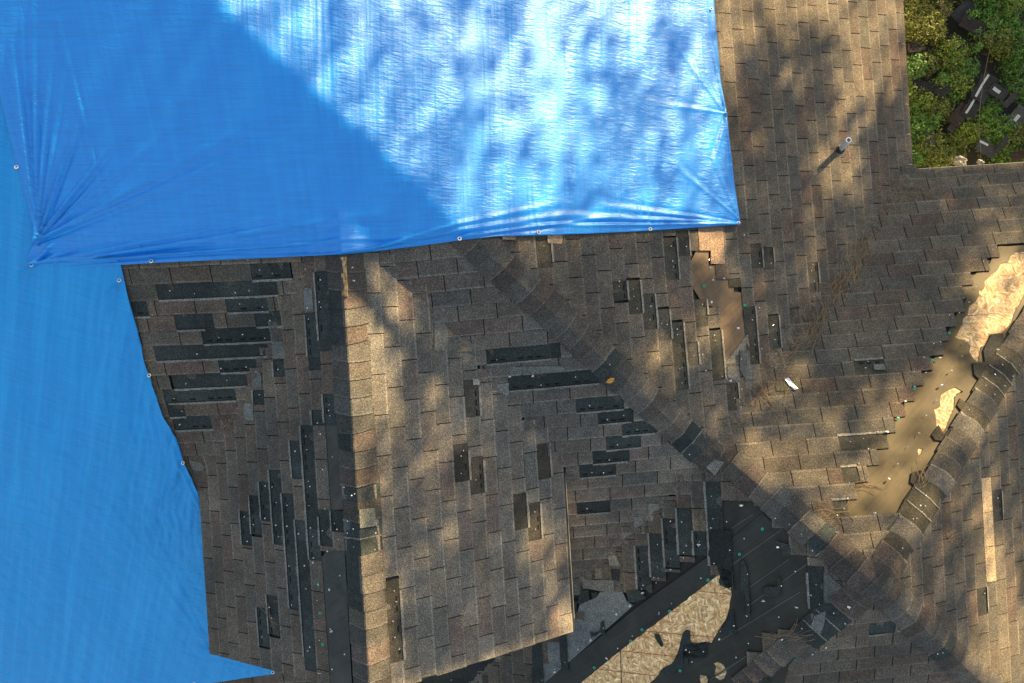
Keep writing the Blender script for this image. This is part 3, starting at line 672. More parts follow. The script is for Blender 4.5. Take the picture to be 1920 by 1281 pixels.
# ---------------------------------------------------------------- nails
def nail_mesh():
    mb = MB(); n = 10
    for z0, z1, r in ((0, 0.014, 0.002), (0.014, 0.0165, 0.0050)):
        vs = [(r * math.cos(2 * math.pi * k / n), r * math.sin(2 * math.pi * k / n), z) for z in (z0, z1) for k in range(n)]
        mb.add(vs, [tuple(range(n, 2 * n)), tuple(range(n))[::-1]] + [(k, (k + 1) % n, n + (k + 1) % n, n + k) for k in range(n)], (0.85, 0.87, 0.88))
    return mb
NMB = nail_mesh()
manual = []
for r, pts in {6: [(110, 715), (345, 45), (432, 455), (505, 552), (445, 680), (165, 295), (145, 185), (155, 225), (722, 240), (175, 605), (130, 800), (325, 735), (330, 905), (1540, 485), (1555, 480), (1650, 335), (1595, 340), (1645, 268), (1690, 192), (1735, 122), (1830, 48), (1498, 488), (1455, 568),
                   (1448, 645), (1410, 652), (1355, 728), (1565, 720), (1505, 803), (1300, 808), (1450, 885), (1430, 970), (1365, 1055), (1325, 1152), (1268, 1230), (1155, 1060), (938, 1165), (1095, 1152), (1040, 1245), (1885, 560), (1830, 645), (1810, 725), (1790, 772), (1750, 828), (1705, 885), (1035, 750), (1865, 285), (1670, 565), (1770, 285)],
              9: [(1205, 45), (1155, 128), (1098, 222), (1072, 320), (440, 290), (520, 350), (600, 388), (668, 440), (725, 530), (605, 255), (662, 315), (862, 480), (932, 547), (342, 463), (242, 370), (260, 535), (178, 608), (98, 690), (15, 757), (617, 610), (627, 653), (718, 780), (845, 885), (773, 937), (725, 1115), (290, 912), (463, 995), (370, 1058), (295, 1135),
                  (35, 1105), (118, 1105), (48, 1160), (1182, 560), (1255, 405), (1292, 355), (1330, 284), (1360, 226), (1772, 235), (1425, 1113), (890, 235), (935, 150), (990, 45), (1872, 915), (1665, 975), (228, 115), (88, 1250), (540, 905), (357, 665), (548, 735), (535, 685), (450, 745), (352, 900), (368, 835), (265, 740), (160, 410), (630, 850), (5, 575), (5, 545), (85, 495), (205, 985)],
              8: [(65, 293), (38, 272), (160, 348), (125, 370), (190, 435), (192, 525), (40, 367), (40, 440), (58, 637), (65, 830), (8, 910), (22, 1110), (18, 180), (300, 762), (302, 1020), (1845, 640), (1758, 685), (1768, 715), (1690, 752), (1695, 770), (1780, 690), (1855, 830), (1785, 880), (1720, 980), (1637, 1015), (1553, 1080), (1488, 1135), (1258, 1130), (1258, 1160), (1470, 970), (1545, 885), (1330, 1085), (1400, 1030), (1200, 1200), (1345, 1255), (1415, 1225), (1130, 1260), (620, 1262)],
              7: [(1815, 75), (1870, 10), (1745, 170), (1828, 300), (1885, 240), (1895, 412), (1908, 470), (1830, 490), (1763, 575), (1855, 748), (1863, 975), (1797, 1038), (1735, 1095), (1728, 900), (1710, 688), (1790, 722), (1785, 815), (1798, 1222), (1808, 1222), (1870, 1200), (1915, 672), (1843, 535)],
              4: [(1850, 232), (1722, 236), (1800, 365), (1865, 415), (1858, 325), (1900, 340), (1550, 718), (1733, 450), (1885, 508), (1888, 593), (1790, 1100), (1855, 1055), (1852, 995), (1805, 1158), (1728, 1248), (1665, 1255), (1890, 160), (1395, 180)],
              5: [(1075, 472), (1088, 483), (760, 935), (752, 870), (1860, 190), (1885, 570), (1900, 795), (1640, 345), (1645, 385), (1730, 405), (1725, 500), (1800, 540), (1565, 305), (1140, 105), (688, 1250), (68, 395), (950, 905)]}.items():
    manual += Z(r, *pts)
mh = hit(manual)
nails = [(float(q[0]), float(q[1]), float(q[2]) + 0.002) for q in mh] + NAILS
def cov(q):                    # hide nothing: skip nails that would sit under the tarps
    x, y = proj([q])[0]
    return not (x < 225 + max(0, (y - 500)) * 0.33 and y > 480 and x < 392) and not (y < 500 - (x - 60) * 0.058 and x < 1380) and -60 < x < 1980 and -40 < y < 1320
nails = [q for q in nails if cov(q) and random.random() < 0.8]
nails_first = nails[:100]
nme = None
for q in nails_first:
    if nme is None: o = NMB.build('roofing_nail', METAL, house, world=False); nme = o.data
    else: o = bpy.data.objects.new('roofing_nail', nme); col.objects.link(o); o.parent = house
    o.location = Vector((q[0], q[1], q[2] + GZ)) - house.location
    o.rotation_euler = (random.uniform(-.5, .5), random.uniform(-.5, .5), 0)
m = MB()
for q in nails[100:]:
    k = random.uniform(0.6, 1.05); ax = random.uniform(-.25, .25), random.uniform(-.25, .25)
    m.add([(v[0] * k + q[0] + v[2] * ax[0], v[1] * k + q[1] + v[2] * ax[1], v[2] * k + q[2]) for v in NMB.v], NMB.f, (0.85, 0.87, 0.88))
tag(m.build('roofing_nails', METAL, house), 'the remaining bright nail heads scattered over the roof', kind='stuff')
# green plastic cap nails and white torn scraps at nails
caps = ZJ((1570, 178), (1224, 459), (977, 626), (873, 727), (547, 967), (1319, 994)) + Z(9, (447, 413), (318, 555), (141, 700)) + Z(6, (120, 328), (350, 437), (1400, 745), (1298, 905), (1208, 1072), (1497, 592)) + Z(7, (1803, 886), (1817, 1062), (1792, 722))
first = None
for q in hit(caps):
    if first is None:
        mb = MB(); n = 16
        vs = [(r * math.cos(2 * math.pi * k / n), r * math.sin(2 * math.pi * k / n), z) for r, z in ((0.0135, 0), (0.0125, 0.003), (0.006, 0.004), (0.005, 0.0025)) for k in range(n)]
        mb.add(vs, [(r * n + k, r * n + (k + 1) % n, (r + 1) * n + (k + 1) % n, (r + 1) * n + k) for r in range(3) for k in range(n)], (0.01, 0.42, 0.26))
        o0 = MB.build(mb, 'cap_washer', PLASTIC, house, world=False); mb2 = MB(); mb2.add([(0.006 * math.cos(2 * math.pi * k / 8), 0.006 * math.sin(2 * math.pi * k / 8), 0.0035) for k in range(8)], [tuple(range(8))], (0.05, 0.09, 0.08))
        o1 = mb2.build('nail_head', METAL, o0, world=False); o1.location = (0, 0, 0); first = (o0, o1); a = o0; b = o1
    else:
        a = first[0].copy(); b = first[1].copy(); col.objects.link(a); col.objects.link(b); b.parent = a
    a.location = Vector((q[0], q[1], q[2] + GZ + 0.006)) - house.location
scr = Z(6, (308, 565), (1605, 418), (1437, 732), (1360, 815), (1298, 892), (1243, 976), (1207, 1068), (1142, 1147), (1505, 803), (1452, 885), (268, 860), (230, 287), (158, 420), (1585, 637), (1765, 685), (1325, 1155)) + \
    Z(9, (325, 280), (528, 515), (447, 815), (283, 953), (203, 1030), (863, 333), (920, 240), (115, 1040), (28, 948), (113, 880), (1075, 320), (88, 500), (357, 900), (1155, 130), (635, 850), (553, 1030), (800, 1078), (930, 850)) + \
    Z(8, (1620, 847), (1547, 893), (1402, 1035), (1330, 1088), (1197, 1215), (1690, 770), (1490, 1137), (1850, 640), (62, 222)) + ZJ((865, 407), (745, 485), (1522, 475), (1392, 575), (1125, 480), (1370, 800)) + Z(5, (948, 838), (65, 225), (72, 300), (1075, 833)) + Z(7, (1866, 985), (1855, 750), (1765, 600))
m = MB()
for q in hit(scr):
    r = random.uniform(0.008, 0.018); a0 = random.random() * 6; vs = []
    nseg = 7
    for k in range(nseg):
        th = a0 + 2 * math.pi * k / nseg; rr = r * random.uniform(0.5, 1.25); vs.append((q[0] + rr * math.cos(th), q[1] + rr * 0.7 * math.sin(th), q[2] + 0.012 + random.uniform(0, 0.018)))
    vs.append((q[0], q[1], q[2] + 0.034)); m.add(vs, [(k, (k + 1) % nseg, nseg) for k in range(nseg)], (0.7, 0.74, 0.78))
tag(m.build('nail_scrap', PLASTIC, house), 'white torn scraps held by the nails', kind='stuff')

# ---------------------------------------------------------------- tarps
def interp(pts, n):
    P = np.array(pts, float); L = np.concatenate([[0], np.cumsum(np.linalg.norm(np.diff(P, axis=0), axis=1))])
    t = np.linspace(0, L[-1], n); return np.stack([np.interp(t, L, P[:, 0]), np.interp(t, L, P[:, 1])], 1)
def sharp(d, w_): return np.exp(-(d / w_) ** 2)
def fold(x, y, a, b, amp, w0, w1, z0=0.0):
    """raised crease from a to b (plan), width w0 at a growing to w1 at b, dying out at b"""
    ab = b - a; L = np.linalg.norm(ab); t = ((x - a[0]) * ab[0] + (y - a[1]) * ab[1]) / L ** 2
    d = ((x - a[0]) * ab[1] - (y - a[1]) * ab[0]) / L
    tt = np.clip(t, 0, 1); w_ = w0 + (w1 - w0) * tt
    env = np.clip(1 - tt, 0, 1) ** 0.7 * np.clip(t / 0.03 + 1, 0, 1) * (t < 1)
    return amp * env * 1.0 * (sharp(d, w_) - 0.55 * sharp(d - 1.9 * w_, w_ * 1.1))
def smin(a, b, k): return -np.logaddexp(-a / k, -b / k) * k
def smax(a, b, k): return np.logaddexp(a / k, b / k) * k
def ztarp(x, y):
    z = smin(pz('C', x, y), pz('A', x, y), 0.012)
    return smax(z, np.where(y > -0.2, zgab(x, y), -20), 0.02)
BOT = [(56, 500), (140, 501), (225, 497), (285, 493), (400, 488), (520, 483), (640, 477), (700, 471), (800, 459), (865, 450), (930, 443), (1010, 441), (1100, 438), (1219, 432), (1300, 427), (1389, 421)]
RGT = [(1389, 421), (1383, 385), (1374, 320), (1364, 240), (1361, 215), (1352, 165), (1346, 90), (1339, 10), (1333, -70), (1326, -170)]
LFT = [(56, 500), (50, 482), (66, 452), (52, 385), (31, 312), (14, 240), (0, 180), (-14, 110), (-40, 0), (-80, -170)]
TP = 300; TQ = 430
l = interp(LFT, TP); r = interp(RGT, TP); bt = interp(BOT, TQ); top = np.linspace(LFT[-1], RGT[-1], TQ)
uu = np.linspace(0, 1, TQ)[None, :, None]; vv = np.linspace(0, 1, TP)[:, None, None]
G = (1 - vv) * bt[None] + vv * top[None] + (1 - uu) * l[:, None] + uu * r[:, None] - ((1 - uu) * (1 - vv) * bt[0] + uu * (1 - vv) * bt[-1] + (1 - uu) * vv * top[0] + uu * vv * top[-1])
H = hit(G.reshape(-1, 2), ztarp, 0.048); x, y = H[:, 0], H[:, 1]; z = ztarp(x, y) + 0.048
def cp(*px): return hit(px, ztarp, 0.035)[:, :2]
rg = random.Random(3); dzt = np.zeros_like(x)
K0 = cp((72, 452))[0]
for (ex, ey, am, wa, wb_) in ((560, 190, .013, .008, .07), (470, 280, .012, .008, .06), (330, 235, .009, .006, .04), (240, 240, .014, .006, .030), (205, 275, .012, .006, .028), (160, 195, .014, .007, .03), (150, 230, .010, .006, .02), (130, 80, .008, .006, .03),
                            (98, 60, .012, .006, .03), (62, -20, .012, .007, .03), (40, 20, .009, .006, .02), (20, 60, .016, .008, .028), (80, 250, .008, .005, .02), (110, 280, .008, .005, .015), (175, 350, .008, .005, .015), (240, 380, .007, .006, .02), (95, 330, .006, .004, .012)):
    dzt += fold(x, y, K0, cp((ex, ey))[0], am * 1.1, wa, wb_ * 0.6)
K1 = cp((62, 496))[0]
for (ex, ey, am, wa, wb_) in ((760, 395, .016, .008, .045), (560, 400, .014, .007, .035), (470, 447, .016, .006, .025), (400, 470, .016, .006, .016), (820, 440, .014, .006, .02), (330, 440, .009, .005, .02), (140, 470, .02, .008, .02), (110, 455, .025, .01, .02)):
    dzt += fold(x, y, K1, cp((ex, ey))[0], am * 1.2, wa, wb_ * 0.7)
for (ax, ay, ex, ey, am, wa, wb_) in ((640, 473, 1130, 395, .016, .008, .03), (700, 466, 1060, 380, .013, .008, .028), (860, 446, 1200, 400, .014, .006, .02), (1385, 420, 950, 424, .022, .006, .018), (1386, 419, 1010, 404, .013, .006, .03), (1386, 418, 1120, 385, .012, .006, .03),
                                      (1384, 410, 1250, 300, .008, .006, .03), (1380, 400, 1310, 240, .008, .006, .03), (1361, 218, 1250, 60, .008, .005, .04), (1361, 218, 1330, 330, .008, .006, .025), (1361, 218, 1320, 20, .01, .006, .025), (1361, 215, 1200, 190, .007, .005, .04),
                                      (640, 474, 330, 484, .010, .006, .014), (285, 490, 190, 380, .006, .005, .02), (1010, 438, 1000, 330, .005, .006, .03), (1219, 430, 1200, 340, .005, .006, .03), (1376, 330, 1350, 150, .010, .008, .014)):
    q = cp((ax, ay), (ex, ey)); dzt += fold(x, y, q[0], q[1], am, wa, wb_)
dzt *= 1.9; q = cp((100, 0), (185, 330)); dzt += fold(x, y, q[1], q[0], 0.010, 0.010, 0.014); q = cp((622, 520), (600, -150)); dzt += fold(x, y, q[0], q[1], 0.005, 0.006, 0.008)
knot = np.hypot(x - K0[0], y - K0[1]); dzt = 0.04 * np.tanh(dzt / 0.04); dzt += 0.015 * np.exp(-(knot / 0.05) ** 2) + 0.025 * np.exp(-(np.hypot(x - K0[0] - 0.09, y - K0[1] + 0.06) / 0.06) ** 2)
# broad billows over the open roof side
dzt += 0.010 * np.sin(x * 4.2 + 0.6 * np.sin(y * 1.7)) * np.clip((x + y - 0.6) / 0.6, 0, 1) * np.clip(1 - vv.repeat(TQ, 1).reshape(-1) * 0.2, 0, 1)
dzt += 0.004 * np.sin(y * 5 + 2 * np.sin(x * 2.1)) * np.clip((x + y - 0.6) / 0.6, 0, 1)
# the hem hugs the roof
hem = (1 - vv.repeat(TQ, 1).reshape(-1)); edge = np.clip(vv.repeat(TQ, 1).reshape(-1) * 25, 0, 1)
z = z + dzt - 0.008 * (1 - edge)
def sheet(name, X, Y, Zz, P_, Q_, mat, label, cat):
    me = bpy.data.meshes.new(name); V = np.stack([X, Y, Zz + GZ], 1)
    idx = np.arange(P_ * Q_).reshape(P_, Q_); fc = np.stack([idx[:-1, :-1], idx[:-1, 1:], idx[1:, 1:], idx[1:, :-1]], -1).reshape(-1, 4)
    # closed sheet with a thin underside
    V2 = V.copy(); V2[:, 2] -= 0.003; VV = np.concatenate([V, V2]); n0 = len(V)
    F2 = (fc + n0)[:, ::-1]; bd = np.concatenate([idx[0, :], idx[1:, -1], idx[-1, :-1][::-1], idx[1:-1, 0][::-1]])
    rim = np.stack([bd, np.roll(bd, -1), np.roll(bd, -1) + n0, bd + n0], 1)[:, ::-1]
    me.from_pydata(VV.tolist(), [], np.concatenate([fc, F2, rim]).tolist()); me.polygons.foreach_set('use_smooth', [True] * len(me.polygons))
    me.materials.append(mat); o = bpy.data.objects.new(name, me); col.objects.link(o); tag(o, label, cat); return o
T1 = mat_tarp('tarp_weave', (0.0, 0.27, 0.83), (0.0, 0.31, 0.88), 0.04)
T2 = mat_tarp('tarp_weave_faded', (0.0, 0.31, 0.78), (0.01, 0.40, 0.90), 0.42, 0.5)
tarpA = sheet('tarp', x, y, z, TP, TQ, T1, 'big bright blue tarp over the top of the roof, white with glare on its right', 'tarp')
# left tarp
RE = [(-30, 40), (30, 200), (100, 330), (190, 440), (226, 497), (230, 515), (240, 560), (258, 620), (272, 680), (285, 722), (305, 780), (330, 822), (345, 868), (371, 925), (378, 960), (383, 1040), (388, 1110), (392, 1180), (394, 1216), (432, 1231), (472, 1245), (516, 1255), (516, 1264), (450, 1273), (390, 1282), (300, 1292), (200, 1310), (100, 1330)]
TP2, TQ2 = 420, 230
re_ = interp(RE, TP2); le = np.stack([np.full(TP2, -260.0), np.linspace(60, 1400, TP2)], 1); le[:, 1] = np.interp(np.linspace(0, 1, TP2), [0, 1], [20, 1400])
uu2 = np.linspace(0, 1, TQ2)[None, :, None] ** 1.0; G = le[:, None] * (1 - uu2) + re_[:, None] * uu2
zC = lambda x, y: pz('C', x, y)
H = hit(G.reshape(-1, 2), zC, 0.036); x, y = H[:, 0], H[:, 1]; z = zC(x, y) + 0.036
def cq(*px): return hit(px, zC, 0.02)[:, :2]
dz2 = np.zeros_like(x)
for (ax, ay, ex, ey, am, wa, wb_) in ((70, 500, -60, 560, .006, .01, .04), (60, 498, 20, 640, .005, .01, .04), (345, 868, 280, 1000, .010, .006, .02), (345, 868, 300, 740, .010, .006, .02), (345, 868, 320, 1010, .008, .006, .015), (375, 950, 300, 800, .007, .006, .03), (282, 705, 235, 560, .006, .006, .02),
                                      (282, 705, 250, 860, .006, .006, .03), (226, 527, 200, 700, .007, .006, .03), (226, 527, 120, 640, .006, .006, .03), (514, 1258, 300, 1150, .005, .006, .06), (514, 1258, 330, 1230, .004, .006, .05), (392, 1214, 180, 760, .005, .01, .04), (392, 1214, 240, 1000, .005, .01, .03)):
    q = cq((ax, ay), (ex, ey)); dz2 += fold(x, y, q[0], q[1], am, wa, wb_)
px2 = G.reshape(-1, 2)
near = np.exp(-((px2[:, 0] - np.interp(px2[:, 1], [500, 860, 1216], [190, 310, 340])) / 75) ** 2) * np.clip((px2[:, 1] - 540) / 120, 0, 1) * np.clip((1130 - px2[:, 1]) / 150, 0, 1)
ph = x * 62 - y * 22 + 1.5 * np.sin(y * 6 + x * 3) + 1.1 * np.sin(y * 15 - x * 9)
dz2 *= 1.6; dz2 += 0.0075 * near * np.sin(ph) * (0.6 + 0.4 * np.sin(y * 23 + x * 11)) + 0.0042 * near * np.sin(ph * 1.73 + 2 * np.sin(y * 8))
dark_side = np.clip((px2[:, 1] - 620) / 400, 0, 1)
ph2 = (x * 0.91 + y * 0.40); dz2 += (0.0022 * np.sin(ph2 * 47 + 2.5 * np.sin(y * 1.1) + 2 * np.sin(ph2 * 5)) + 0.0011 * np.sin(ph2 * 101 + 1.5 * np.sin(y * 2))) * dark_side; dz2 += 0.0035 * np.sin(ph2 * 9 + 0.8 * np.sin(y * 1.3)) + 0.0009 * np.sin(ph2 * 31 + 1.2 * np.sin(y * 2.1 + x))
tarpB = sheet('tarp', x, y, z + dz2, TP2, TQ2, T2, 'duller blue tarp along the left edge, with a pointed lower corner', 'tarp')
def grommets(tp, pts, zf, up):
    src = None
    for px in pts:
        q = hit([px], zf, up)[0]
        if src is None:
            mb = MB(); n = 20; vs = [(r * math.cos(2 * math.pi * k / n), r * math.sin(2 * math.pi * k / n), zz) for r, zz in ((0.0165, 0), (0.0145, 0.004), (0.0085, 0.004), (0.0075, 0.0)) for k in range(n)]
            mb.add(vs, [(a * n + k, a * n + (k + 1) % n, (a + 1) * n + (k + 1) % n, (a + 1) * n + k) for a in range(3) for k in range(n)], (0.85, 0.87, 0.88))
            mb.add([(v[0], v[1], 0.0012) for v in vs[3 * n:]], [tuple(range(n))], (0.01, 0.01, 0.012))
            src = mb.build('grommet', METAL, tp, world=False); o = src
        else: o = src.copy(); col.objects.link(o); o.parent = tp
        o.location = (q[0], q[1], q[2] + GZ + 0.012); o.rotation_euler = (-0.42, 0, 0)
grommets(tarpA, [(61, 497), (285, 490), (862, 448), (1010, 436), (1219, 430), (1384, 418), (1359, 220), (1333, 18), (33, 314)], ztarp, 0.048)
grommets(tarpB, [(225, 526), (281, 704), (344, 868), (512, 1260), (365, 1281)], zC, 0.042)

# ---------------------------------------------------------------- yard
GND = -GZ
def yard():
    n = 60; L = 260; mb = MB()
    vs = [(-L, -L, 0), (L, -L, 0), (L, L, 0), (-L, L, 0)]; mb.add(vs, [(0, 1, 2, 3)], (0.035, 0.034, 0.030))
    tag(mb.build('ground', SOIL, world=False), kind='structure')
yard()
def gpt(px, h=0.0):
    d = rays([px])[0]; q = d * ((GND + h) / d[2]); return np.array([q[0], q[1], h])
SPOTS = [(1715, 15, 28), (1745, 48, 32), (1720, 62, 25), (1765, 18, 22), (1700, 40, 20), (1855, 20, 32), (1890, 40, 30), (1862, 52, 22), (1822, 28, 14), (1715, 125, 26), (1742, 122, 22), (1790, 100, 30), (1810, 130, 30), (1798, 160, 26), (1788, 182, 16), (1730, 190, 24), (1762, 202, 26), (1715, 215, 22), (1722, 240, 28),
         (1745, 270, 32), (1790, 275, 32), (1812, 250, 28), (1842, 222, 30), (1862, 248, 34), (1892, 262, 30), (1912, 240, 25), (1898, 132, 22), (1918, 105, 30), (1872, 92, 20), (1915, 165, 22), (1718, 292, 26), (1765, 300, 30), (1884, 292, 25), (1908, 300, 20), (1862, 200, 18), (1770, 150, 16), (1785, 80, 16), (1880, 70, 22), (1758, 62, 20), (1750, 225, 18), (1775, 215, 14), (1835, 245, 16), (1885, 235, 22), (1780, 125, 18), (1850, 75, 14), (1700, 170, 20), (1755, 160, 12), (1832, 62, 10), (1890, 100, 16),
         (1915, 70, 22), (1960, 60, 45), (1960, 180, 45), (1960, 280, 40), (2030, 40, 60), (2030, 150, 60), (2030, 260, 55), (2120, 80, 70), (2120, 220, 70), (1800, -90, 70), (1940, -90, 70), (2080, -80, 80), (1700, -90, 50), (1740, -30, 40), (1880, -30, 50), (1900, 5, 25), (1820, -20, 25), (1680, 150, 30), (1690, 260, 30), (1830, 90, 10)]
mb = MB(); LR = random.Random(11)
for (sx, sy, sr) in SPOTS:
    hb = LR.uniform(0.22, 0.36); cnt = int(sr * sr * 0.95)
    base = LR.choice([(0.055, 0.15, 0.014), (0.07, 0.17, 0.014), (0.10, 0.17, 0.014), (0.05, 0.14, 0.016), (0.09, 0.13, 0.017)])
    if sx < 1770 and sy < 80: base = (0.12, 0.145, 0.014)
    c0 = gpt((sx, sy), hb * 0.7); rad = sr / 141.0
    for k in range(cnt):
        a = LR.random() * 6.283; rr = rad * math.sqrt(LR.random()) * LR.uniform(0.8, 1.15) * (1 + 0.22 * math.sin(3 * a + sx) + 0.15 * math.sin(7 * a + sy)); lump = 0.25 * math.sin(a * 3 + sx) * math.cos(rr * 40)
        hh = max(0.03, hb * (1 - 0.3 * (rr / rad) ** 2) * LR.uniform(0.35, 1.05) + lump * 0.15)
        px_, py_ = c0[0] + rr * math.cos(a), c0[1] + rr * math.sin(a)
        if px_ < EAVE_A + 0.0 and hh > 2: continue
        L_ = LR.uniform(0.022, 0.046); W_ = L_ * 0.42
        d = Vector((LR.gauss(0, 1), LR.gauss(0, 1), LR.gauss(0.25, 0.5))).normalized(); s_ = d.cross(Vector((LR.gauss(0, .5), LR.gauss(0, .5), 1))).normalized(); up = s_.cross(d)
        p = Vector((px_, py_, hh)); kf = LR.uniform(0.6, 2.1); cc = (base[0] * kf * LR.uniform(.85, 1.25), base[1] * kf, base[2] * kf)
        if LR.random() < 0.05: cc = (0.14, 0.08, 0.03)
        mb.add([p, p + d * L_ * 0.5 + s_ * W_ * .5 + up * .003, p + d * L_, p + d * L_ * 0.5 - s_ * W_ * .5 + up * .003], [(0, 1, 2, 3)], cc)
    for k in range(int(sr / 4)):      # twigs
        a = LR.random() * 6.283; e = Vector((c0[0] + rad * .8 * math.cos(a), c0[1] + rad * .8 * math.sin(a), hb * LR.uniform(.5, .95))); s0 = Vector((c0[0], c0[1], 0))
        tube(mb, [s0, s0.lerp(e, .5) + Vector((0, 0, .05)), e], 0.003, 4, (0.06, 0.045, 0.03))
tag(mb.build('leafy_ground_cover', LEAF, world=False), 'dense small leaved green ground cover in the yard corner', 'ground cover', kind='stuff')

def scrap(px, ang, L_, W_, lab, cat='shingle scrap', strips=(), c=(0.030, 0.034, 0.038), h=0.2, group='shingle scraps in the yard', tilt=(0, 0), notch=None):
    h = h * 0.66; L_ *= 0.78; W_ *= 0.78; q = gpt(px, h); M = Matrix.Rotation(ang, 3, 'Z') @ Matrix.Rotation(tilt[0], 3, 'X') @ Matrix.Rotation(tilt[1], 3, 'Y')
    t = empty('shingle_scrap', (q[0], q[1], q[2]), lab, cat, group); mb = MB(); r2 = random.Random(int(px[0] * 3 + px[1]))
    nx = 8; top = []
    outl = [(-.5 + i / nx, -.5 + (0.03 * r2.uniform(-1, 1))) for i in range(nx + 1)] + [(.5 - i / nx, .5 + 0.05 * r2.uniform(-1, 1)) for i in range(nx + 1)]
    pts = [Vector((a * L_, b * W_, 0.012 * math.sin(a * 5 + px[0]) * W_ / .2)) for a, b in outl]; n_ = len(pts)
    vs = [M @ p for p in pts] + [M @ (p - Vector((0, 0, 0.006))) for p in pts]
    fs = [(i, i + 1, n_ - 2 - i, n_ - 1 - i) for i in range(nx)] + [(n_ + n_ - 1 - i, n_ + n_ - 2 - i, n_ + i + 1, n_ + i) for i in range(nx)] + [((i + 1) % n_, i, n_ + i, n_ + (i + 1) % n_) for i in range(n_)]
    mb.add(vs, fs, c); mb.build('sheet', GRAN, t, world=False).location = (0, 0, 0)
    for (a0, a1, b0, b1) in strips:
        sb = MB(); vs = []; m_ = 6
        for i in range(m_ + 1):
            a = a0 + (a1 - a0) * i / m_
            for b in (b0, b1): vs.append(M @ Vector((a * L_, b * W_, 0.006 + 0.012 * math.sin(a * 5 + px[0]) * W_ / .2)))
        sb.add(vs, [(2 * i, 2 * i + 1, 2 * i + 3, 2 * i + 2) for i in range(m_)], (0.42, 0.45, 0.5)); sb.build('release_strip', PLASTIC, t, world=False).location = (0, 0, 0)
    return t
D_ = math.radians
scrap((1845, 165), D_(55), 0.50, 0.26, 'black shingle scrap with the longest white strip, among the leaves', strips=[(-.42, .46, .12, .27)], h=0.42)
scrap((1824, 200), D_(55), 0.42, 0.24, 'black shingle scrap whose white strip lies below the longest one', strips=[(-.38, .34, .1, .26)], h=0.40)
scrap((1872, 172), D_(-42), 0.30, 0.20, 'dark scrap with a short slanting white strip, right of the longest strip', strips=[(-.35, .1, -.15, .15)], h=0.45)
scrap((1910, 218), D_(50), 0.34, 0.24, 'grey scrap with a short white strip close to the right edge', strips=[(-.3, .05, -.1, .15)], h=0.45, c=(0.06, 0.07, 0.08))
scrap((1850, 278), D_(-30), 0.36, 0.22, 'grey scrap with a narrow white strip just above the lower eave', strips=[(-.45, -.02, .12, .3)], h=0.45, c=(0.05, 0.055, 0.062))
scrap((1880, 270), D_(50), 0.30, 0.10, 'thin black strip of shingle lying just above the lower eave', h=0.5, tilt=(.3, 0))
scrap((1800, 215), D_(50), 0.40, 0.22, 'brown black scrap below the two long white strips', h=0.38, c=(0.04, 0.032, 0.03))
scrap((1790, 232), D_(55), 0.30, 0.12, 'folded dark scrap with a pale upper edge near the middle of the yard', h=0.36, c=(0.05, 0.05, 0.052))
scrap((1825, 48), D_(-32), 0.45, 0.24, 'long dark scrap near the top with a brown edge', h=0.35, c=(0.035, 0.032, 0.035))
scrap((1806, 20), D_(40), 0.42, 0.20, 'blue black scrap leaning across the top of the yard', h=0.33, c=(0.022, 0.026, 0.034))
scrap((1718, 88), D_(8), 0.30, 0.16, 'brown black scrap tight against the roof edge near the top', h=0.3, c=(0.035, 0.028, 0.026))
scrap((1735, 163), D_(-8), 0.42, 0.16, 'black scrap tight against the roof edge beside the tree shade', h=0.35, c=(0.022, 0.024, 0.028))
scrap((1768, 170), D_(30), 0.26, 0.18, 'small black scrap at the centre left of the yard', h=0.35)
scrap((1742, 262), D_(-60), 0.22, 0.12, 'small grey blue scrap nearest the inner roof corner', h=0.42, c=(0.07, 0.075, 0.082))
scrap((1895, 188), D_(40), 0.3, 0.10, 'thin dark scrap between longest strip and right edge', h=0.48, c=(0.04, 0.04, 0.045))
scrap((1770, 14), D_(-55), 0.3, 0.09, 'brown strip of shingle at the top near the roof edge', h=0.33, c=(0.10, 0.08, 0.06))
scrap((1908, 292), D_(15), 0.25, 0.15, 'dark brown scrap in the lower right of the yard', h=0.45, c=(0.035, 0.025, 0.02))
def crumple(name, px, h, r, lab, cat, c, mat=PLASTIC, seed=1, grp=None):
    q = gpt(px, h); r2 = random.Random(seed); n1, n2 = 7, 14; mb = MB(); vs = []
    for i in range(n1 + 1):
        for k in range(n2):
            th = math.pi * i / n1; ph_ = 2 * math.pi * k / n2; rr = r * r2.uniform(0.62, 1.15)
            vs.append((rr * math.sin(th) * math.cos(ph_), rr * 0.8 * math.sin(th) * math.sin(ph_), rr * 0.55 * math.cos(th)))
    mb.add(vs, [(i * n2 + k, i * n2 + (k + 1) % n2, (i + 1) * n2 + (k + 1) % n2, (i + 1) * n2 + k) for i in range(n1) for k in range(n2)], c)
    o = mb.build(name, mat, world=False); o.location = q.tolist(); tag(o, lab, cat, grp); return o
crumple('plastic_bag', (1801, 302), 0.45, 0.095, 'crumpled whitish plastic bag lying against the lower eave', 'bag', (0.18, 0.18, 0.17), seed=4)
crumple('crumpled_paper', (1838, 304), 0.5, 0.05, 'small crumpled white paper just right of the plastic bag', 'paper', (0.18, 0.18, 0.18), seed=9)
# cable strung across the yard corner
m = MB(); a = gpt((1885, -60), 2.2); b = gpt((1845, 318), 2.75); p3 = []
for i in range(15):
    t = i / 14; p3.append((a[0] * (1 - t) + b[0] * t + 0.03 * math.sin(t * 6), a[1] * (1 - t) + b[1] * t, a[2] * (1 - t) + b[2] * t - 0.35 * t * (1 - t) * 4 * 0.5))
tube(m, p3, 0.0022, 6, (0.012, 0.012, 0.012)); o = m.build('hanging_cable', NEEDLE, world=False); tag(o, 'thin black cable hanging over the leafy yard to the eave', 'cable')
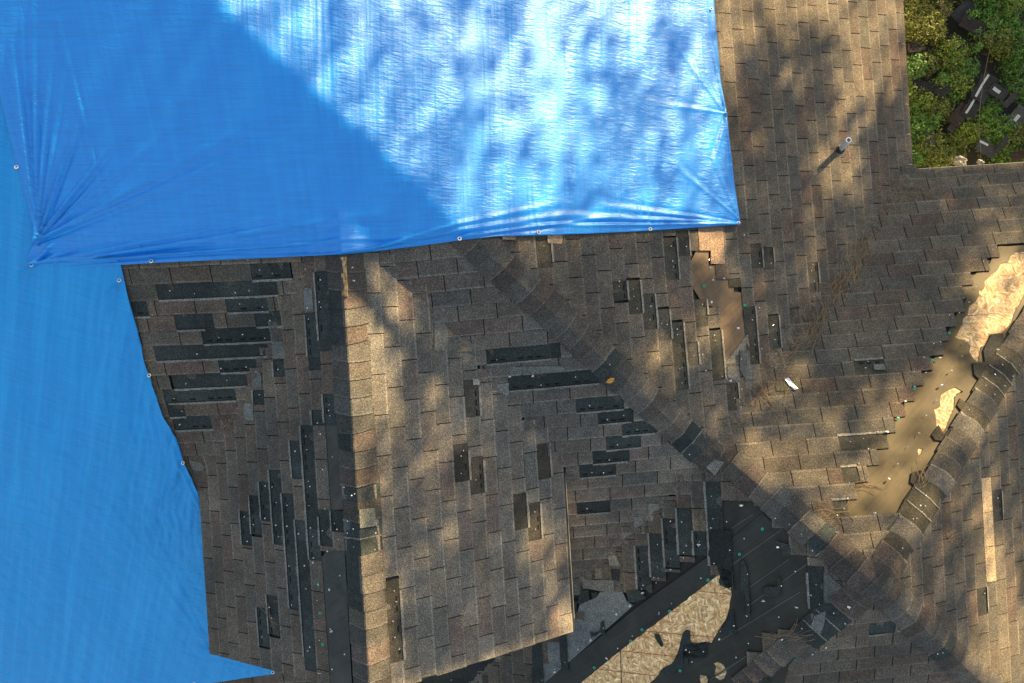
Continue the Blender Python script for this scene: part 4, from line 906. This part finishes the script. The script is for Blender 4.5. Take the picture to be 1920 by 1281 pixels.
# sticks and dead twigs in the yard
# ---------------------------------------------------------------- loose things on the roof
def needles(px, ang, n_, L_, sp, lab, h=0.015, seed=1):
    q = hit([px])[0]; r2 = random.Random(seed); mb = MB()
    for k in range(n_):
        a = ang + r2.gauss(0, 0.32); l_ = L_ * r2.uniform(0.5, 1.2); cx = r2.gauss(0, sp); cy = r2.gauss(0, sp * 0.45)
        ox, oy = cx * math.cos(ang) - cy * math.sin(ang), cx * math.sin(ang) + cy * math.cos(ang); cv = r2.uniform(-.5, .5); pts = []
        for i in range(6):
            t = i / 5 - .5; aa = a + cv * t * 2; x_ = q[0] + ox + math.cos(aa) * l_ * t; y_ = q[1] + oy + math.sin(aa) * l_ * t
            pts.append((x_, y_, float(roofz(x_, y_)) + h + 0.012 * (1 - 4 * t * t) * r2.random()))
        kf = r2.uniform(.7, 1.3); tube(mb, pts, 0.0016, 4, (0.26 * kf, 0.17 * kf, 0.09 * kf))
    o = mb.build('pine_needles', NEEDLE); tag(o, lab, 'pine needles', 'drifts of pine needles on the roof'); return o
needles((1604, 487), D_(48), 44, 0.30, 0.13, 'thickest drift of brown pine needles in the roof valley', seed=1)
needles((1565, 545), D_(55), 30, 0.26, 0.11, 'loose drift of pine needles just below the thickest one', seed=2)
needles((1528, 612), D_(60), 26, 0.24, 0.09, 'pine needles fanned out at the middle of the valley', seed=3)
needles((1688, 365), D_(10), 30, 0.26, 0.14, 'wide spray of fine needles beside the inner roof corner', seed=4)
needles((1660, 400), D_(40), 18, 0.22, 0.09, 'short tangle of needles below the inner roof corner', seed=5)
needles((1450, 715), D_(35), 14, 0.30, 0.12, 'few long needles beside the foil strip', seed=6)
needles((1432, 745), D_(-60), 10, 0.22, 0.06, 'needles lying left below the foil strip', seed=7)
needles((1480, 665), D_(20), 8, 0.24, 0.06, 'sparse curved needles above the foil strip', seed=8)
needles((1385, 790), D_(25), 8, 0.22, 0.06, 'few needles where the valley meets the hip', seed=9)
needles((428, 795), D_(60), 8, 0.13, 0.03, 'small tuft of needles in the shade beside the left tarp', seed=10)
needles((510, 1158), D_(-55), 5, 0.22, 0.02, 'few needles on a bare strip low in the gable shade', seed=11)
needles((1560, 965), D_(-25), 9, 0.24, 0.07, 'needles at the foot of the olive felt', seed=12)
needles((1618, 905), D_(-5), 5, 0.2, 0.05, 'few needles lying over the olive felt', seed=13)
needles((790, 553), D_(-8), 4, 0.2, 0.02, 'single long needles on the level courses below the tarp', seed=14)
needles((1735, 890), D_(60), 10, 0.18, 0.06, 'needles caught along the torn black lip of felt', seed=15)
needles((1482, 1195), D_(15), 12, 0.25, 0.08, 'needles along the frayed edge of the stripped slope', seed=16)
needles((1790, 1008), D_(0), 6, 0.2, 0.06, 'few needles on the slope at the right edge', seed=17)
# foil strip on a torn scrap
q = hit([(1483, 720)])[0]
t = empty('torn_shingle', (q[0], q[1], q[2] + GZ), 'torn olive shingle piece with a silver foil strip on the brown courses', 'shingle scrap')
def onroof(px, up): h_ = hit(px); return [(a[0] - q[0], a[1] - q[1], a[2] - q[2] + up) for a in h_]
m = MB(); vv_ = onroof(Z(6, (525, 918), (522, 870), (565, 852), (600, 845), (650, 872), (672, 895), (640, 912)), 0.014); m.add(vv_ + [(a, b_, c_ - .006) for a, b_, c_ in vv_], [tuple(range(7))] + [(i, (i + 1) % 7, 7 + (i + 1) % 7, 7 + i) for i in range(7)], (0.10, 0.10, 0.07)); m.build('sheet', GRAN, t, world=False).location = (0, 0, 0)
m = MB(); a = onroof(Z(6, (568, 850), (590, 842), (620, 880), (645, 905), (625, 912), (595, 885)), 0.022); a = [(p[0], p[1], p[2] + 0.008 * (i % 2)) for i, p in enumerate(a)]; m.add(a, [(0, 1, 2, 5), (5, 2, 3, 4)], (0.75, 0.78, 0.85)); m.build('foil_strip', METAL, t, world=False).location = (0, 0, 0)
# dry leaf on the hip
q = hit([(1144, 712)])[0]; m = MB(); n_ = 12; vs = [(0.032 * math.cos(k * 6.283 / n_) * (1.2 if k % 6 == 0 else 1), 0.02 * math.sin(k * 6.283 / n_), 0.012 * abs(math.sin(k * 6.283 / n_)) + 0.02) for k in range(n_)] + [(0, 0, 0.014)]
m.add(vs, [(k, (k + 1) % n_, n_) for k in range(n_)], (0.75, 0.38, 0.08)); o = m.build('dry_leaf', LEAF, world=False); o.location = (q[0], q[1], q[2] + GZ + 0.02); o.rotation_euler = (0.1, -0.2, 0.5); tag(o, 'small dry orange leaf resting on the hip caps', 'leaf')

# ---------------------------------------------------------------- trees off to the upper right that shade the roof
LIT = [  # picture spot, radii, share of the sun that gets through
    (685, 700, 50, 170, 1.0), (695, 590, 58, 70, 1.0), (735, 572, 35, 26, .9), (700, 1190, 34, 120, 1.0), (702, 1000, 18, 120, .55), (840, 860, 100, 190, .16), (1010, 1040, 30, 80, .5), (1060, 1165, 25, 25, 1.0), (800, 1000, 40, 60, .2),
    (1630, 110, 60, 110, 1.0), (1600, 20, 130, 60, 1.0), (1480, 10, 130, 45, .75), (1590, 310, 35, 50, .95), (1400, 40, 50, 60, .6), (1360, 60, 20, 120, .9), (1510, 420, 40, 200, .2), (1450, 200, 120, 120, .15), (1400, 560, 50, 120, .25), (1550, 305, 50, 45, .9),
    (1335, 460, 35, 35, .8), (1290, 620, 50, 60, .35), (1235, 665, 40, 45, .6), (1350, 640, 50, 50, .45),
    (1880, 550, 90, 120, 1.0), (1790, 760, 70, 80, 1.0), (1650, 920, 120, 80, .85), (1700, 820, 70, 110, .8), (1500, 850, 140, 90, .5), (1480, 740, 60, 60, .3), (1600, 1010, 60, 50, .75), (1560, 1000, 60, 60, .7), (1420, 880, 60, 50, .8), (1740, 800, 60, 60, .55),
    (1870, 1140, 38, 130, 1.0), (1895, 1250, 75, 100, 1.0), (1850, 980, 30, 100, .5), (1760, 1010, 50, 120, .18), (1690, 1090, 50, 50, .3), (1700, 1140, 50, 40, .3),
    (1020, 160, 55, 240, .8), (950, 350, 110, 80, .5), (880, 40, 130, 50, .42), (1180, 60, 40, 120, .75), (1090, 10, 100, 40, .6), (700, 60, 130, 110, .42), (640, 160, 60, 80, .4), (850, 400, 60, 50, .6), (1320, 230, 30, 130, .65), (1280, 20, 80, 50, .65),
    (1170, 300, 120, 90, .3), (780, 220, 90, 120, .35), (1250, 390, 90, 40, .45), (1130, 150, 40, 80, .3), (1745, 60, 45, 50, .9), (1880, 40, 40, 40, .15)]
DARKS = [(1705, 280, 85, 120), (1655, 250, 40, 40), (1500, 330, 40, 60), (1450, 390, 60, 40), (1750, 520, 140, 130)]
def transmit(p):
    T = np.full(len(p), 0.03); T = np.where((p[:, 1] < 440) & (p[:, 0] < 1340), 0.38, T)
    for x_, y_, a_, b_, s_ in LIT:
        d2 = ((p[:, 0] - x_) / a_) ** 2 + ((p[:, 1] - y_) / b_) ** 2
        T = np.maximum(T, s_ * np.exp(-np.clip(d2 - 0.25, 0, 50) * 0.9))
    for x_, y_, a_, b_ in DARKS: T = T * (1 - 0.85 * np.exp(-(((p[:, 0] - x_) / a_) ** 2 + ((p[:, 1] - y_) / b_) ** 2)))
    return np.clip(T, 0.03, 0.995)
def zall(x, y):
    r_ = roofz(x, y); return np.where((x > EAVE_A) & (y > EAVE_B), GND + 0.3, r_)
def shade_trees():
    n = 260000; px = np.stack([RNG.uniform(-150, 2150, n), RNG.uniform(-260, 1450, n)], 1)
    d = rays(px)
    # surface points
    m1 = hit(px[:, :], roofz)
    g = (m1[:, 0] > EAVE_A) & (m1[:, 1] > EAVE_B); m1[g] = d[g] * ((GND + 0.3) / d[g][:, 2])[:, None]
    e = 0.01; zx = (roofz(m1[:, 0] + e, m1[:, 1]) - roofz(m1[:, 0] - e, m1[:, 1])) / (2 * e); zy = (roofz(m1[:, 0], m1[:, 1] + e) - roofz(m1[:, 0], m1[:, 1] - e)) / (2 * e)
    zx[g] = 0; zy[g] = 0; zx = np.clip(zx, -1, 1); zy = np.clip(zy, -1, 1)
    nrm = np.stack([-zx, -zy, np.ones(n)], 1); nrm /= np.linalg.norm(nrm, axis=1)[:, None]
    ns = nrm @ SV; dn = d / np.linalg.norm(d, axis=1)[:, None]; nv = -(nrm * dn).sum(1)
    clear = ns > 0.03
    for t in (0.08, 0.2, 0.4, 0.7, 1.1, 1.6, 2.2):
        q = m1 + SV * t; clear &= ~(q[:, 2] < roofz(q[:, 0], q[:, 1]) - 0.005) | g
    dist = np.linalg.norm(m1, axis=1); area = (dist ** 2 / F ** 2) / (1 + 0) * ns / np.maximum(nv, .2) * (np.linalg.norm(d, axis=1) ** -3)
    area_each = area * (2300 * 1710 / n)
    tau = -np.log(transmit(px)); LA = 0.0026
    pr = np.where(clear, area_each * tau / LA, 0); keep = RNG.random(n) < pr
    P = m1[keep]; pk = px[keep]; dd = RNG.uniform(12.5, 18, len(P)); return P + SV * dd[:, None]
TL = shade_trees()
def build_tree(name, lab, pts, base_xy, seed, grp):
    r2 = np.random.default_rng(seed); rr = random.Random(seed)
    c = pts.mean(0); base = Vector((base_xy[0], base_xy[1], 0)); t = empty(name, base, lab, 'tree', grp)
    # crown
    n = len(pts); nrm = r2.normal(size=(n, 3)) * 0.75 + SV * 0.8; nrm /= np.linalg.norm(nrm, axis=1)[:, None]
    a = np.cross(nrm, r2.normal(size=(n, 3))); a /= np.linalg.norm(a, axis=1)[:, None]; b = np.cross(nrm, a)
    L_ = r2.uniform(0.10, 0.16, n)[:, None]; W_ = L_ * 0.62
    V = np.stack([pts - a * L_ / 2, pts + b * W_ / 2, pts + a * L_ / 2, pts - b * W_ / 2], 1).reshape(-1, 3); V[:, 2] += GZ
    mb = MB(); mb.v = [tuple(v) for v in (V - np.array([base.x, base.y, 0])).tolist()]; mb.f = [(4 * i, 4 * i + 1, 4 * i + 2, 4 * i + 3) for i in range(n)]
    mb.c = [(0.05 * k, 0.10 * k, 0.02 * k) for k in r2.uniform(.6, 1.4, n)]
    mb.build('crown', LEAF, t, world=False).location = (0, 0, 0)
    tb = MB(); top = Vector((c[0] - base.x, c[1] - base.y, c[2] + GZ)); sp = pts.std(0)
    tube(tb, [(0, 0, -0.1), (0.05, 0.02, top.z * .35), (top.x * .3, top.y * .3, top.z * .6)], 0.26, 12, (0.07, 0.055, 0.04), 0.16)
    f_ = Vector((top.x * .3, top.y * .3, top.z * .6))
    tb.build('trunk', BARK, t, world=False).location = (0, 0, 0)
    for k in range(3):
        e = pts[r2.integers(n)]; e = Vector((e[0] - base.x, e[1] - base.y, e[2] + GZ)); lb = MB()
        tube(lb, [f_, f_.lerp(e, .5) + Vector((0, 0, .4)), e], 0.022, 7, (0.07, 0.055, 0.04), 0.008); lb.build('limb', BARK, t, world=False).location = (0, 0, 0)
    return t
# split the crown in two trees along the direction across the sun
ac = np.array([-SV[1], SV[0]]); sacr = TL[:, :2] @ ac; md = np.median(sacr)
for k, (sel, lab) in enumerate(((sacr < md, 'tall leafy tree beyond the picture, the one further right'), (sacr >= md, 'tall leafy tree beyond the picture, the one further left'))):
    pts = TL[sel]; c = pts.mean(0); build_tree('shade_tree', lab, pts, (c[0] + 0.8, c[1] + 0.8), 30 + k, 'shade trees beyond the upper right corner')
print('leaves', len(TL), 'nails', len(nails), 'objects', len(bpy.data.objects))
